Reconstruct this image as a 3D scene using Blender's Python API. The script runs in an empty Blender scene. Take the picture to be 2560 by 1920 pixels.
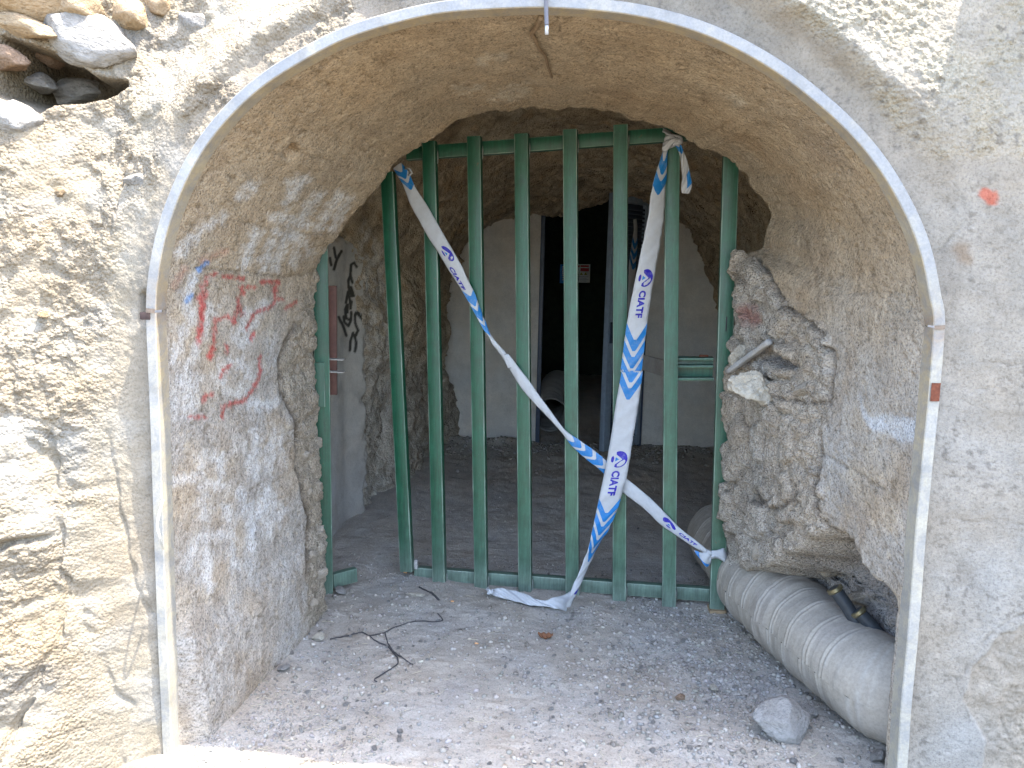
import bpy, bmesh, math, random
import numpy as np
from mathutils import Vector, Matrix
random.seed(7); rng = np.random.default_rng(11)
SC = bpy.context.scene
COL = SC.collection
# ------------------------------------------------------------------ camera
S = 2560 / 2212.0            # design pixels are those of a 2212 px wide view
FPX = 1921.0
YAW, PITCH, ROLL = math.radians(4.0), math.radians(8.1), math.radians(1.3)
CAMP = np.array([0.11, -2.35, 1.66])
_fw = np.array([-math.sin(YAW)*math.cos(PITCH), math.cos(YAW)*math.cos(PITCH), -math.sin(PITCH)])
_r0 = np.array([math.cos(YAW), math.sin(YAW), 0.0]); _u0 = np.cross(_r0, _fw)
_rt = math.cos(ROLL)*_r0 + math.sin(ROLL)*_u0
_up = -math.sin(ROLL)*_r0 + math.cos(ROLL)*_u0
cd = bpy.data.cameras.new('camera'); cam = bpy.data.objects.new('camera', cd); COL.objects.link(cam)
cd.sensor_width = 36; cd.sensor_fit = 'HORIZONTAL'; cd.lens = 36*FPX/2560; cd.clip_start = .02; cd.clip_end = 2000
cam.matrix_world = Matrix(((_rt[0], _up[0], -_fw[0], CAMP[0]), (_rt[1], _up[1], -_fw[1], CAMP[1]), (_rt[2], _up[2], -_fw[2], CAMP[2]), (0, 0, 0, 1)))
SC.camera = cam
# ------------------------------------------------------------------ sky, sun, exposure
SUN = Vector((.29, -.022, 1.0)).normalized()          # towards the sun
w = bpy.data.worlds.new('World'); SC.world = w; w.use_nodes = True
nt = w.node_tree; bg = nt.nodes['Background']; sky = nt.nodes.new('ShaderNodeTexSky')
sky.sky_type = 'NISHITA'; sky.sun_disc = False
sky.sun_elevation = math.asin(SUN.z); sky.sun_rotation = math.atan2(SUN.x, SUN.y)
sky.altitude = 800; sky.dust_density = 4.0; sky.ozone_density = .5
nt.links.new(sky.outputs[0], bg.inputs[0]); bg.inputs[1].default_value = 0.15
sd = bpy.data.lights.new('sun', 'SUN'); sun = bpy.data.objects.new('sun', sd); COL.objects.link(sun)
sd.energy = 2.0; sd.angle = math.radians(.53); sd.color = (1, .95, .86)
sun.rotation_euler = SUN.to_track_quat('Z', 'Y').to_euler(); sun.location = (3, -4, 8)
vs = SC.view_settings; vs.view_transform = 'Standard'; vs.look = 'None'; vs.exposure = 3.32; vs.gamma = 1
try: vs.use_curve_mapping = False
except Exception: pass
SC.render.engine = 'CYCLES'
SC.cycles.max_bounces = 10; SC.cycles.diffuse_bounces = 7; SC.cycles.glossy_bounces = 4
SC.cycles.use_denoising = True
# ------------------------------------------------------------------ pixel <-> place
def ray(p):
    return _fw + _rt*((p[0]*S-1280)/FPX) + _up*(-(p[1]*S-960)/FPX)
def on_axis(p, ax, val):
    d = ray(p); return CAMP + d*((val-CAMP[ax])/d[ax])
def onY(p, y): return on_axis(p, 1, y)
def onZ(p, z): return on_axis(p, 2, z)
def onplane(p, p0, n):
    d = ray(p); n = np.array(n); return CAMP + d*(np.dot(np.array(p0)-CAMP, n)/np.dot(d, n))
def proj(V):
    D = V-CAMP; z = D@_fw
    return np.stack([((D@_rt)/z*FPX+1280)/S, (960-(D@_up)/z*FPX)/S], -1)
def Z(x0, y0, s, *pts):      # points read in an enlarged view
    return [((x0+x/s)/S, (y0+y/s)/S) for x, y in pts]
# ------------------------------------------------------------------ noise
_perm = rng.permutation(256); _perm = np.concatenate([_perm, _perm, _perm])
_grad = rng.normal(size=(256, 3)); _grad /= np.linalg.norm(_grad, axis=1)[:, None]
_rnd = rng.random((256, 3))
def _h(i, j, k): return _perm[_perm[_perm[i & 255]+(j & 255)]+(k & 255)]
_perm = _perm.astype(np.int32); _grad = _grad.astype(np.float32); _rnd = _rnd.astype(np.float32)
_gx, _gy, _gz = [np.ascontiguousarray(_grad[:, k]) for k in range(3)]
def perlin(P):
    sh = P.shape[:-1]; P = P.reshape(-1, 3).astype(np.float32); X, Y_, Z_ = [np.ascontiguousarray(P[:, k]) for k in range(3)]
    out = np.empty(len(X), np.float32); B_ = 40000
    for s0 in range(0, len(X), B_):
        x, y, z = X[s0:s0+B_], Y_[s0:s0+B_], Z_[s0:s0+B_]
        fi, fj, fk = np.floor(x), np.floor(y), np.floor(z); i, j, k = fi.astype(np.int32) & 255, fj.astype(np.int32) & 255, fk.astype(np.int32) & 255
        x = x-fi; y = y-fj; z = z-fk
        u_, v_, w_ = x*x*x*(x*(x*6-15)+10), y*y*y*(y*(y*6-15)+10), z*z*z*(z*(z*6-15)+10)
        A = _perm[i]+j; B = _perm[i+1]+j; c00, c01, c10, c11 = _perm[A]+k, _perm[A+1]+k, _perm[B]+k, _perm[B+1]+k
        def g(c, dx, dy, dz):
            h = _perm[c]; return _gx[h]*dx+_gy[h]*dy+_gz[h]*dz
        x1, y1, z1 = x-1, y-1, z-1
        a0 = g(c00, x, y, z); a0 += u_*(g(c10, x1, y, z)-a0); a1 = g(c01, x, y1, z); a1 += u_*(g(c11, x1, y1, z)-a1)
        b0 = g(c00+1, x, y, z1); b0 += u_*(g(c10+1, x1, y, z1)-b0); b1 = g(c01+1, x, y1, z1); b1 += u_*(g(c11+1, x1, y1, z1)-b1)
        a0 += v_*(a1-a0); b0 += v_*(b1-b0); out[s0:s0+B_] = a0+w_*(b0-a0)
    return (out*1.6).reshape(sh)
def fbm(P, f, o=4, g=.5, off=0.0, ridged=False):
    r = 0; a = 1; t = 0
    for i in range(o):
        n = perlin(P*f+off+i*17.3)
        if ridged: n = 1-2*np.abs(n)
        r = r+a*n; t += a; a *= g; f *= 2.03
    return r/t
def worley(P, f, off=0.0):
    sh = P.shape[:-1]; Q_ = (P*f+off).reshape(-1, 3).astype(np.float32); n_ = len(Q_); R1 = np.empty(n_, np.float32); R2 = np.empty(n_, np.float32); R3 = np.empty(n_, np.float32)
    rx, ry, rz = [np.ascontiguousarray(_rnd[:, k]) for k in range(3)]; B_ = 40000
    for s0 in range(0, n_, B_):
        Q = Q_[s0:s0+B_]; I = np.floor(Q).astype(np.int32); fx, fy, fz = (Q-I).T; i, j, k = [(I[:, m_] & 255) for m_ in range(3)]
        f1 = np.full(len(Q), 81., np.float32); f2 = f1.copy(); idv = np.zeros(len(Q), np.float32)
        for a in (-1, 0, 1):
            ha = _perm[(i+a) & 255]
            for b in (-1, 0, 1):
                hb = _perm[ha+((j+b) & 255)]
                for c in (-1, 0, 1):
                    hh = _perm[hb+((k+c) & 255)]
                    d = (rx[hh]+a-fx)**2+(ry[hh]+b-fy)**2+(rz[hh]+c-fz)**2
                    m = d < f1; f2 = np.where(m, f1, np.minimum(f2, d)); idv = np.where(m, rx[hh], idv); f1 = np.where(m, d, f1)
        R1[s0:s0+B_] = np.sqrt(f1); R2[s0:s0+B_] = np.sqrt(f2); R3[s0:s0+B_] = idv
    return R1.reshape(sh), R2.reshape(sh), R3.reshape(sh)
def sst(a, b, x):
    t = np.clip((x-a)/(b-a), 0, 1); return t*t*(3-2*t)
def dpoly(px, pts, closed=False):
    x, y = px[..., 0], px[..., 1]; d = np.full(x.shape, 1e9)
    n = len(pts)
    for i in range(n if closed else n-1):
        (ax, ay), (bx, by) = pts[i], pts[(i+1) % n]
        dx, dy = bx-ax, by-ay; L = dx*dx+dy*dy+1e-9
        t = np.clip(((x-ax)*dx+(y-ay)*dy)/L, 0, 1)
        d = np.minimum(d, np.hypot(x-ax-t*dx, y-ay-t*dy))
    return d
def inside(px, pts):
    x, y = px[..., 0], px[..., 1]; r = np.zeros(x.shape, bool); n = len(pts)
    for i in range(n):
        (ax, ay), (bx, by) = pts[i], pts[(i+1) % n]
        if ay == by: continue
        c = ((ay > y) != (by > y)) & (x < (bx-ax)*(y-ay)/(by-ay)+ax)
        r ^= c
    return r
def pmask(px, pts, soft):    # 1 inside a polygon, soft edge in pixels
    d = dpoly(px, pts, True); sd_ = np.where(inside(px, pts), d, -d)
    return sst(-soft, soft, sd_)
def mixc(c, k, col): return c*(1-k[..., None])+np.array(col)*k[..., None]
def catmull(pts, n):
    P = np.array(pts, float); m = len(P); t = np.linspace(0, m-1, n); i = np.clip(t.astype(int), 0, m-2); f = (t-i)[:, None]
    p0 = P[np.clip(i-1, 0, m-1)]; p1 = P[i]; p2 = P[i+1]; p3 = P[np.clip(i+2, 0, m-1)]
    return .5*((2*p1)+(p2-p0)*f+(2*p0-5*p1+4*p2-p3)*f*f+(3*p1-p0-3*p2+p3)*f**3)
def resample(P, n):
    d = np.concatenate([[0], np.cumsum(np.linalg.norm(np.diff(P, axis=0), axis=1))]); t = np.linspace(0, d[-1], n)
    return np.stack([np.interp(t, d, P[:, k]) for k in range(P.shape[1])], 1)
# ------------------------------------------------------------------ objects
def mesh_obj(name, V, F, mat=None, parent=None, smooth=True, color=None, alpha=None):
    me = bpy.data.meshes.new(name); V = np.asarray(V, float)
    if isinstance(F, np.ndarray):
        k = F.shape[1]; me.vertices.add(len(V)); me.vertices.foreach_set('co', V.ravel())
        me.loops.add(F.size); me.loops.foreach_set('vertex_index', F.ravel().astype(np.int32))
        me.polygons.add(len(F)); me.polygons.foreach_set('loop_start', np.arange(0, F.size, k, dtype=np.int32))
        me.polygons.foreach_set('loop_total', np.full(len(F), k, np.int32)); me.update(calc_edges=True); me.validate()
    else:
        me.from_pydata([tuple(v) for v in V], [], [tuple(f) for f in F]); me.update()
    if smooth: me.polygons.foreach_set('use_smooth', np.ones(len(me.polygons), bool))
    if color is not None:
        a = me.color_attributes.new('Col', 'FLOAT_COLOR', 'POINT')
        c = np.ones((len(V), 4)); c[:, :3] = np.clip(np.asarray(color).reshape(-1, 3), 0, 1)
        if alpha is not None: c[:, 3] = np.clip(np.asarray(alpha).ravel(), 0, 1)
        a.data.foreach_set('color', c.ravel())
    if mat: me.materials.append(mat)
    o = bpy.data.objects.new(name, me); COL.objects.link(o)
    if parent: o.parent = parent
    return o
def grid_faces(nu, nv, flip=False):
    i = np.arange(nu*nv).reshape(nu, nv)
    F = np.stack([i[:-1, :-1], i[1:, :-1], i[1:, 1:], i[:-1, 1:]], -1).reshape(-1, 4)
    return F[:, ::-1].copy() if flip else F
def grid_obj(name, G, mat, parent=None, color=None, flip=False, smooth=True, alpha=None):
    nu, nv = G.shape[:2]
    return mesh_obj(name, G.reshape(-1, 3), grid_faces(nu, nv, flip), mat, parent, smooth, color, alpha)
def empty(name, loc=(0, 0, 0)):
    o = bpy.data.objects.new(name, None); COL.objects.link(o); o.location = loc; o.empty_display_size = .1; return o
def tag(o, label, cat, group=None):
    o['label'] = label; o['category'] = cat
    if group: o['group'] = group
    return o
def kind(o, k, label=None):
    o['kind'] = k
    if label: o['label'] = label
    return o
def adopt(o, parent):        # parent an object built in world space
    o.parent = parent; o.matrix_parent_inverse = Matrix.Translation(-Vector(parent.location)); return o
def tube(path, r, n=8, caps=True):
    P = np.array(path, float); m = len(P); rad = np.broadcast_to(np.array(r, float), (m,))
    T = np.gradient(P, axis=0); T /= np.linalg.norm(T, axis=1)[:, None]+1e-12
    a = np.array([0, 0, 1.]) if abs(T[0, 2]) < .9 else np.array([1., 0, 0]); V = []
    N = np.cross(T[0], a); N /= np.linalg.norm(N)
    for i in range(m):
        N = N-T[i]*np.dot(N, T[i]); N /= np.linalg.norm(N); B = np.cross(T[i], N)
        th = np.linspace(0, 2*math.pi, n, endpoint=False)
        V.append(P[i]+rad[i]*(np.cos(th)[:, None]*N+np.sin(th)[:, None]*B))
    V = np.concatenate(V); F = []
    for i in range(m-1):
        for j in range(n):
            F.append((i*n+j, i*n+(j+1) % n, (i+1)*n+(j+1) % n, (i+1)*n+j))
    if caps: F.append(tuple(range(n))[::-1]); F.append(tuple(range((m-1)*n, m*n)))
    return V, F
def bar_mesh(a, b, wid, dep, side, bev=.006, n=2, wob=0):
    """box-section tube from a to b; 'side' is the direction across its width"""
    a, b = np.array(a, float), np.array(b, float); t = b-a; t /= np.linalg.norm(t)
    x = np.array(side, float); x = x-t*np.dot(x, t); x /= np.linalg.norm(x); y = np.cross(t, x)
    ring = []
    for sx, sy, a0 in ((1, 1, 0), (-1, 1, 90), (-1, -1, 180), (1, -1, 270)):
        for k in range(n+1):
            an = math.radians(a0+90*k/n)
            ring.append((sx*(wid/2-bev)+bev*math.cos(an), sy*(dep/2-bev)+bev*math.sin(an)))
    m = len(ring); V = []; K = 14
    for k in range(K):
        f = k/(K-1); c = a+(b-a)*f
        V += [c+x*p+y*q for p, q in ring]
    F = [(k*m+j, k*m+(j+1) % m, (k+1)*m+(j+1) % m, (k+1)*m+j) for k in range(K-1) for j in range(m)]
    F.append(tuple(range(m))[::-1]); F.append(tuple(range((K-1)*m, K*m)))
    return V, F
def box_mesh(c, d, bev=0.0):
    bm = bmesh.new(); bmesh.ops.create_cube(bm, size=1)
    for v in bm.verts: v.co = Vector((v.co.x*d[0], v.co.y*d[1], v.co.z*d[2]))
    if bev: bmesh.ops.bevel(bm, geom=list(bm.edges), offset=bev, segments=2, affect='EDGES', profile=.6)
    V = [np.array(v.co)+np.array(c) for v in bm.verts]; bm.verts.index_update()
    F = [tuple(v.index for v in f.verts) for f in bm.faces]; bm.free(); return V, F
def flat_shade(o, ang=35):
    me = o.data; me.polygons.foreach_set('use_smooth', np.ones(len(me.polygons), bool))
    try: me.set_sharp_from_angle(angle=math.radians(ang))
    except Exception: pass
    return o
# ------------------------------------------------------------------ materials
def new_mat(name):
    m = bpy.data.materials.new(name); m.use_nodes = True; t = m.node_tree
    return m, t, t.nodes['Principled BSDF']
def N(t, ty, **kw):
    n = t.nodes.new(ty)
    for k, v in kw.items():
        if hasattr(n, k): setattr(n, k, v)
        else: n.inputs[k].default_value = v
    return n
def noise(t, scale, detail=6, rough=.6, co=None, dist=0):
    n = N(t, 'ShaderNodeTexNoise'); n.inputs['Scale'].default_value = scale; n.inputs['Detail'].default_value = detail
    n.inputs['Roughness'].default_value = rough; n.inputs['Distortion'].default_value = dist
    if co: t.links.new(co, n.inputs['Vector'])
    return n
def ramp(t, inp, stops):
    r = t.nodes.new('ShaderNodeValToRGB'); t.links.new(inp, r.inputs[0]); e = r.color_ramp.elements
    while len(e) < len(stops): e.new(.5)
    for el, (p, c) in zip(e, stops):
        el.position = p; el.color = (c, c, c, 1) if not isinstance(c, tuple) else (*c, 1)
    return r
def mixn(t, blend, fac, a, b):
    m = t.nodes.new('ShaderNodeMix'); m.data_type = 'RGBA'; m.blend_type = blend; m.clamp_factor = True
    for sock, v in ((m.inputs[0], fac), (m.inputs[6], a), (m.inputs[7], b)):
        if hasattr(v, 'links') or hasattr(v, 'is_linked'): t.links.new(v, sock)
        elif isinstance(v, (int, float)): sock.default_value = v
        else: sock.default_value = (*v, 1)
    return m.outputs[2]
def rock_mat(name, color=None, bump=((60, .5, .006), (240, .4, .003)), var=.35, speck=.3, rough=.93, scale=1.0, crust=0.0):
    """earthy surface: colour from the mesh attribute or constant, mottled by noise, with fine relief"""
    m, t, b = new_mat(name)
    geo = t.nodes.new('ShaderNodeTexCoord'); co = geo.outputs['Object']
    if color is None:
        at = t.nodes.new('ShaderNodeAttribute'); at.attribute_name = 'Col'; c = at.outputs['Color']
    else:
        rgb = t.nodes.new('ShaderNodeRGB'); rgb.outputs[0].default_value = (*color, 1); c = rgb.outputs[0]
    n1 = noise(t, 9*scale, 8, .65, co); r1 = ramp(t, n1.outputs[0], [(.28, 1-var), (.72, 1+var*.55)])
    c = mixn(t, 'MULTIPLY', 1.0, c, r1.outputs[0])
    n2 = noise(t, 130*scale, 4, .7, co); r2 = ramp(t, n2.outputs[0], [(.33, 1-speck*1.3), (.47, 1.0), (.62, 1+speck*.5)])
    c = mixn(t, 'MULTIPLY', 1.0, c, r2.outputs[0])
    n3 = noise(t, 2.3*scale, 5, .6, co)
    r3 = ramp(t, n3.outputs[0], [(.3, (1.06, .99, .90)), (.7, (.95, 1.0, 1.06))]); c = mixn(t, 'MULTIPLY', .8, c, r3.outputs[0])
    t.links.new(c, b.inputs['Base Color']); b.inputs['Roughness'].default_value = rough
    b.inputs['Specular IOR Level'].default_value = .15
    last = None
    if crust:
        vo = t.nodes.new('ShaderNodeTexVoronoi'); vo.inputs['Scale'].default_value = 95; vo.feature = 'F1'
        t.links.new(co, vo.inputs['Vector'])
        n9 = noise(t, 75, 4, .7, co); mm = t.nodes.new('ShaderNodeMath'); mm.operation = 'SUBTRACT'; t.links.new(n9.outputs[0], mm.inputs[0]); t.links.new(vo.outputs['Distance'], mm.inputs[1])
        ml = t.nodes.new('ShaderNodeMath'); ml.operation = 'MULTIPLY'; t.links.new(mm.outputs[0], ml.inputs[0])
        at2 = t.nodes.new('ShaderNodeAttribute'); at2.attribute_name = 'Col'; t.links.new(at2.outputs['Alpha'], ml.inputs[1])
        bu = N(t, 'ShaderNodeBump'); bu.inputs['Strength'].default_value = 1.0; bu.inputs['Distance'].default_value = crust; t.links.new(ml.outputs[0], bu.inputs['Height']); last = bu.outputs[0]
    for sc_, st, di in bump:
        nn = noise(t, sc_*scale, 3, .62, co); bu = N(t, 'ShaderNodeBump'); bu.inputs['Strength'].default_value = st; bu.inputs['Distance'].default_value = di
        t.links.new(nn.outputs[0], bu.inputs['Height'])
        if last: t.links.new(last, bu.inputs['Normal'])
        last = bu.outputs[0]
    t.links.new(last, b.inputs['Normal'])
    return m
def plain(name, color, rough=.6, metal=0, spec=.4, var=.15, sc=40, bump=0.0):
    m, t, b = new_mat(name); co = t.nodes.new('ShaderNodeTexCoord').outputs['Object']
    n1 = noise(t, sc, 6, .65, co); r = ramp(t, n1.outputs[0], [(.3, 1-var), (.7, 1+var*.6)])
    rgb = t.nodes.new('ShaderNodeRGB'); rgb.outputs[0].default_value = (*color, 1)
    t.links.new(mixn(t, 'MULTIPLY', 1.0, rgb.outputs[0], r.outputs[0]), b.inputs['Base Color'])
    b.inputs['Roughness'].default_value = rough; b.inputs['Metallic'].default_value = metal; b.inputs['Specular IOR Level'].default_value = spec
    if bump:
        bu = N(t, 'ShaderNodeBump'); bu.inputs['Strength'].default_value = .6; bu.inputs['Distance'].default_value = bump
        t.links.new(n1.outputs[0], bu.inputs['Height']); t.links.new(bu.outputs[0], b.inputs['Normal'])
    return m
M = {}
M['facade'] = rock_mat('facade_plaster', bump=((70, .5, .006), (230, .5, .004)), var=.22, speck=.22, crust=.0095)
M['vault'] = rock_mat('vault_plaster', bump=((55, .7, .012), (150, .8, .008)), var=.24, speck=.45, crust=.007)
M['cave'] = rock_mat('cave_rock', bump=((30, .6, .03), (110, .7, .012)), var=.5, speck=.45)
M['ground'] = rock_mat('dusty_ground', bump=((90, .5, .006), (300, .6, .004)), var=.18, speck=.22)
M['inner_plaster'] = rock_mat('inner_plaster', bump=((60, .3, .004), (200, .3, .002)), var=.16, speck=.12)
M['stone'] = rock_mat('grey_stone', (.25, .235, .215), bump=((60, .9, .012), (200, .9, .006)), var=.25, speck=.2, scale=.06)
M['stone_tan'] = rock_mat('tan_stone', (.32, .235, .145), bump=((60, .9, .012), (200, .9, .006)), var=.25, speck=.2, scale=.06)
M['stone_pale'] = rock_mat('pale_stone', (.42, .38, .31), bump=((60, .9, .012), (200, .9, .006)), var=.2, speck=.15, scale=.06)
M['stone_brown'] = rock_mat('brown_stone', (.22, .15, .10), bump=((60, .9, .012), (200, .9, .006)), var=.25, speck=.2, scale=.06)
M['plaster_plain'] = rock_mat('plain_concrete', (.36, .34, .31), var=.2, speck=.2)
M['gravel'] = rock_mat('gravel', bump=((200, .4, .003), (500, .3, .002)), var=.3, speck=.15)
# ------------------------------------------------------------------ portal outline
FR = [(370, 1659), (365, 1530), (358, 1380), (350, 1150), (342, 900), (334, 690), (338, 600), (355, 510), (386, 418), (430, 332), (490, 253), (560, 187), (645, 130), (742, 80), (850, 45), (960, 22), (1080, 12), (1190, 10), (1300, 18), (1420, 38), (1530, 72), (1640, 125), (1740, 195), (1830, 275), (1905, 365), (1960, 460), (1995, 550), (2013, 640), (2021, 700), (2010, 850), (1995, 1010), (1981, 1160), (1965, 1370), (1952, 1510), (1941, 1659)]
fr3 = [onY(p, 0)[[0, 2]] for p in FR]
fr3 = [np.array([fr3[0][0], -.14])]+fr3+[np.array([fr3[-1][0], -.14])]
OUT = resample(catmull(fr3, 900), 1500)          # (x, z) along the portal edge, left foot to right foot
for _ in range(6): OUT[1:-1] = .25*OUT[:-2]+.5*OUT[1:-1]+.25*OUT[2:]
_t = np.gradient(OUT, axis=0); _t /= np.linalg.norm(_t, axis=1)[:, None]
ONRM = np.stack([-_t[:, 1], _t[:, 0]], 1)         # outward
arc = np.concatenate([[0], np.cumsum(np.linalg.norm(np.diff(OUT, axis=0), axis=1))])
def arc_at(px):
    q = onY(px, 0)[[0, 2]]; return arc[np.argmin(np.linalg.norm(OUT-q, axis=1))]
# ------------------------------------------------------------------ portal wall (facade)
srow = np.concatenate([np.linspace(.012, .95, 215), .95+np.cumsum(np.linspace(.008, .22, 34))])
Xg = OUT[:, None, 0]+ONRM[:, None, 0]*srow[None]; Zg = OUT[:, None, 1]+ONRM[:, None, 1]*srow[None]
Sg = np.broadcast_to(srow[None], Xg.shape)
P0 = np.stack([Xg, np.zeros_like(Xg), Zg], -1); pxf = proj(P0)
LOW = np.minimum(Sg*7, 1)
left = sst(.1, -.9, Xg); top = sst(1.75, 2.35, Zg); right = 1-left
Y = np.full(Xg.shape, .012)
dxl = np.clip(-1.22-Xg, 0, 3); Y -= left*sst(.0, .7, dxl)*.20
Y += left*sst(-.05, .42, Sg)*.24*(Zg-1.25)
Y += right*(-.012*sst(.0, .4, Sg))*(1-top)
shelf = .055+.02*fbm(P0, 2.5, 2, off=9)
Y -= top*sst(.085, .17, Sg-.035*fbm(P0, 5, 3, off=3))*shelf
Y += top*(.34-.22*left)*np.clip(Sg-.16, 0, 2.5)
# masks in the design view
rough = np.clip(sst(265, 170, pxf[..., 0]+90*fbm(P0, 4, 3)) * sst(120, 330, pxf[..., 1]+30) + pmask(pxf, [(250, 330), (330, 150), (480, 40), (620, -60), (1000, -80), (950, 15), (760, 42), (560, 160), (430, 280), (330, 470)], 35)*(.35+.75*sst(-.1, .25, fbm(P0, 9, 3, off=5))), 0, 1)
rough = np.maximum(rough, sst(420, 250, pxf[..., 0])*sst(500, 300, pxf[..., 1]))
rough *= 1-pmask(pxf, [(-80, 1420), (70, 1370), (130, 1500), (150, 1700), (-80, 1700)], 12)
rough *= .12+.88*sst(-.12, .12, fbm(P0, 4.2, 4, .55, 21))
stucco = pmask(pxf, [(1560, -80), (1700, 25), (1820, 120), (1930, 260), (2010, 345), (2060, 340), (2300, 340), (2300, -80)], 18)
stucco *= .45+.6*sst(-.2, .15, fbm(P0, 6, 3, off=31))
f1, f2, idv = worley(P0, 30, 4.0); lump = np.clip(1-f1*1.15, 0, 1)**.8
g1, g2, _ = worley(P0, 72, 9.0); lump2 = np.clip(1-g1*1.1, 0, 1)
big = fbm(P0, 2.1, 4, .5, 40)
Y -= left*sst(.06, .3, Sg)*(.045*big+.014*fbm(P0, 7, 3, off=13, ridged=True)+.009*fbm(P0, 15, 3, off=14))
Y -= rough*(.010*lump*sst(.35, .6, idv)+.008*lump2+.009*fbm(P0, 30, 4, .7, 7))
slab = worley(P0*np.array([1, 1, .8]), 4.5, 12.0); Y -= left*sst(.06, .25, Sg)*(.030*(slab[2]-.5)*sst(0, .16, slab[1]-slab[0])+.012*np.minimum(slab[1]-slab[0], .3))
Y -= (1-rough)*left*(.006*fbm(P0, 16, 4, off=8)+.0022*fbm(P0, 60, 3, off=9))
Y -= stucco*(.009*lump2+.008*fbm(P0, 38, 3, off=17))
Y -= right*(.008*fbm(P0, 4, 4, off=18)+.0028*fbm(P0, 32, 4, .6, 19))*sst(.0, .1, Sg)
# hollow with exposed stones, top left
cav = pmask(pxf, [(-60, 60), (60, 95), (120, 140), (190, 150), (150, 178), (60, 200), (30, 225), (-60, 180)], 14)
Y += cav*(.30+.05*fbm(P0, 12, 2))
# breaks in the rubble (steps and fissures)
for pts, wd, dp in (
    ([(0, 1190), (60, 1150), (120, 1130), (170, 1120)], 7, .035), ([(240, 930), (262, 1040), (300, 1260), (330, 1330)], 4, .014), ([(150, 930), (170, 1060), (200, 1200), (240, 1330)], 7, .02),
    ([(205, 1210), (200, 1330), (180, 1400), (130, 1580)], 4, .03), ([(255, 1390), (300, 1510), (290, 1640)], 5, .012), ([(110, 1390), (130, 1440), (165, 1470)], 16, .03), ([(0, 860), (30, 900), (55, 980)], 8, .03), ([(235, 330), (225, 440), (215, 520)], 3, .012),
    ([(300, 640), (310, 690), (336, 700)], 9, .03)):
    d = dpoly(pxf+16*np.stack([fbm(P0, 9, 3, off=1), fbm(P0, 9, 3, off=2)], -1), pts); Y += dp*np.exp(-(d/wd)**2)*(.4+.6*sst(-.2, .2, fbm(P0, 6, 2, off=5)))
fl = np.zeros_like(Xg)
CR = [([(2212, 1325), (2170, 1345), (2130, 1385), (2100, 1430), (2090, 1452)], 2.2, .016), ([(2035, 1120), (2090, 1130), (2160, 1125), (2212, 1135)], 1.2, .006), ([(2040, 995), (2100, 1005), (2150, 998)], 1, .005), ([(2055, 345), (2065, 430), (2100, 470), (2060, 510), (2030, 545)], 1.1, .006), ([(2080, 865), (2110, 845), (2150, 838)], 1, .005),
      ([(2130, 1560), (2160, 1530), (2180, 1590), (2212, 1640)], 1.2, .006), ([(2020, 1440), (2070, 1470), (2100, 1560)], 1, .004), ([(2110, 780), (2212, 790)], 1, .004), ([(2010, 1020), (2070, 1035), (2212, 1030)], .9, .003), ([(1960, 45), (1915, 110), (1900, 150)], 1.2, .006)]
crk = np.zeros_like(Xg)
for pts, wd, dp in CR:
    d = dpoly(pxf+12*np.stack([fbm(P0, 14, 4, .6, 1), fbm(P0, 14, 4, .6, 2)], -1), pts); brk = .25+.75*sst(-.15, .2, fbm(P0, 12, 2, off=77)); Y += .45*dp*brk*np.exp(-(d/(wd+1.5))**2); crk = np.maximum(crk, .6*brk*np.exp(-(d/(wd+1.0))**2))
flk = pmask(pxf+9*np.stack([fbm(P0, 14, 3, off=51), fbm(P0, 14, 3, off=52)], -1), [(2290, 1330), (2160, 1370), (2105, 1450), (2085, 1520), (2130, 1600), (2120, 1720), (2290, 1720)], 3)
Y += flk*(.006+.010*fbm(P0, 22, 4, .6)+.008*lump2*pmask(pxf, [(2290, 1440), (2180, 1490), (2150, 1620), (2290, 1720)], 15))
Y = np.where(Sg > 2.2, Y+(Sg-2.2)*.35, Y)
G = np.stack([Xg, Y, Zg], -1)
# colour
c = np.zeros(G.shape)+np.array([.45, .425, .385])
c = mixc(c, left, (.50, .455, .375)); c = mixc(c, rough, (.52, .455, .36))
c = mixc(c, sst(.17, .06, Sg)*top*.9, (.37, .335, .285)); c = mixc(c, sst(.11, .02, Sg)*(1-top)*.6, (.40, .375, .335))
c = mixc(c, stucco, (.56, .52, .43)); c = mixc(c, right*(1-top)*sst(-.1, .4, fbm(P0, 3, 3, off=61))*.5, (.52, .51, .49))
c = mixc(c, right*sst(.1, .45, fbm(P0, 7, 4, off=62))*.45, (.32, .30, .275))
c = mixc(c, right*sst(.12, .3, fbm(P0, 40, 3, .6, 64))*sst(-.1, .25, fbm(P0, 5, 3, off=67))*.6, (.22, .205, .19))
c = mixc(c, left*sst(.05, .4, fbm(P0, 5, 4, off=63))*.4, (.58, .50, .36)); c = mixc(c, left*sst(.12, .4, fbm(P0, 4, 3, off=65))*.45, (.44, .45, .45))
c = mixc(c, left*(1-rough)*sst(.05, .3, fbm(P0, 6, 3, off=66))*.5, (.60, .58, .53))
c = mixc(c, flk*.45, (.45, .385, .30)); c = mixc(c, crk*.6, (.13, .12, .11))
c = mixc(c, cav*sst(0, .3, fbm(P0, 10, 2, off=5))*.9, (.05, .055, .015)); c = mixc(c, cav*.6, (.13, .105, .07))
dd = dpoly(pxf, [(2128, 420), (2140, 428)]); c = mixc(c, sst(20, 8, dd+14*fbm(P0, 35, 3))*.8, (.62, .16, .10))
c = mixc(c, sst(26, 6, dpoly(pxf, [(2080, 540), (2090, 555)])+10*fbm(P0, 30, 3))*.5, (.34, .23, .14))
c = mixc(c, sst(30, 10, dpoly(pxf, [(1890, 880), (1960, 930)])+14*fbm(P0, 20, 3))*.6, (.56, .57, .60))
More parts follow.
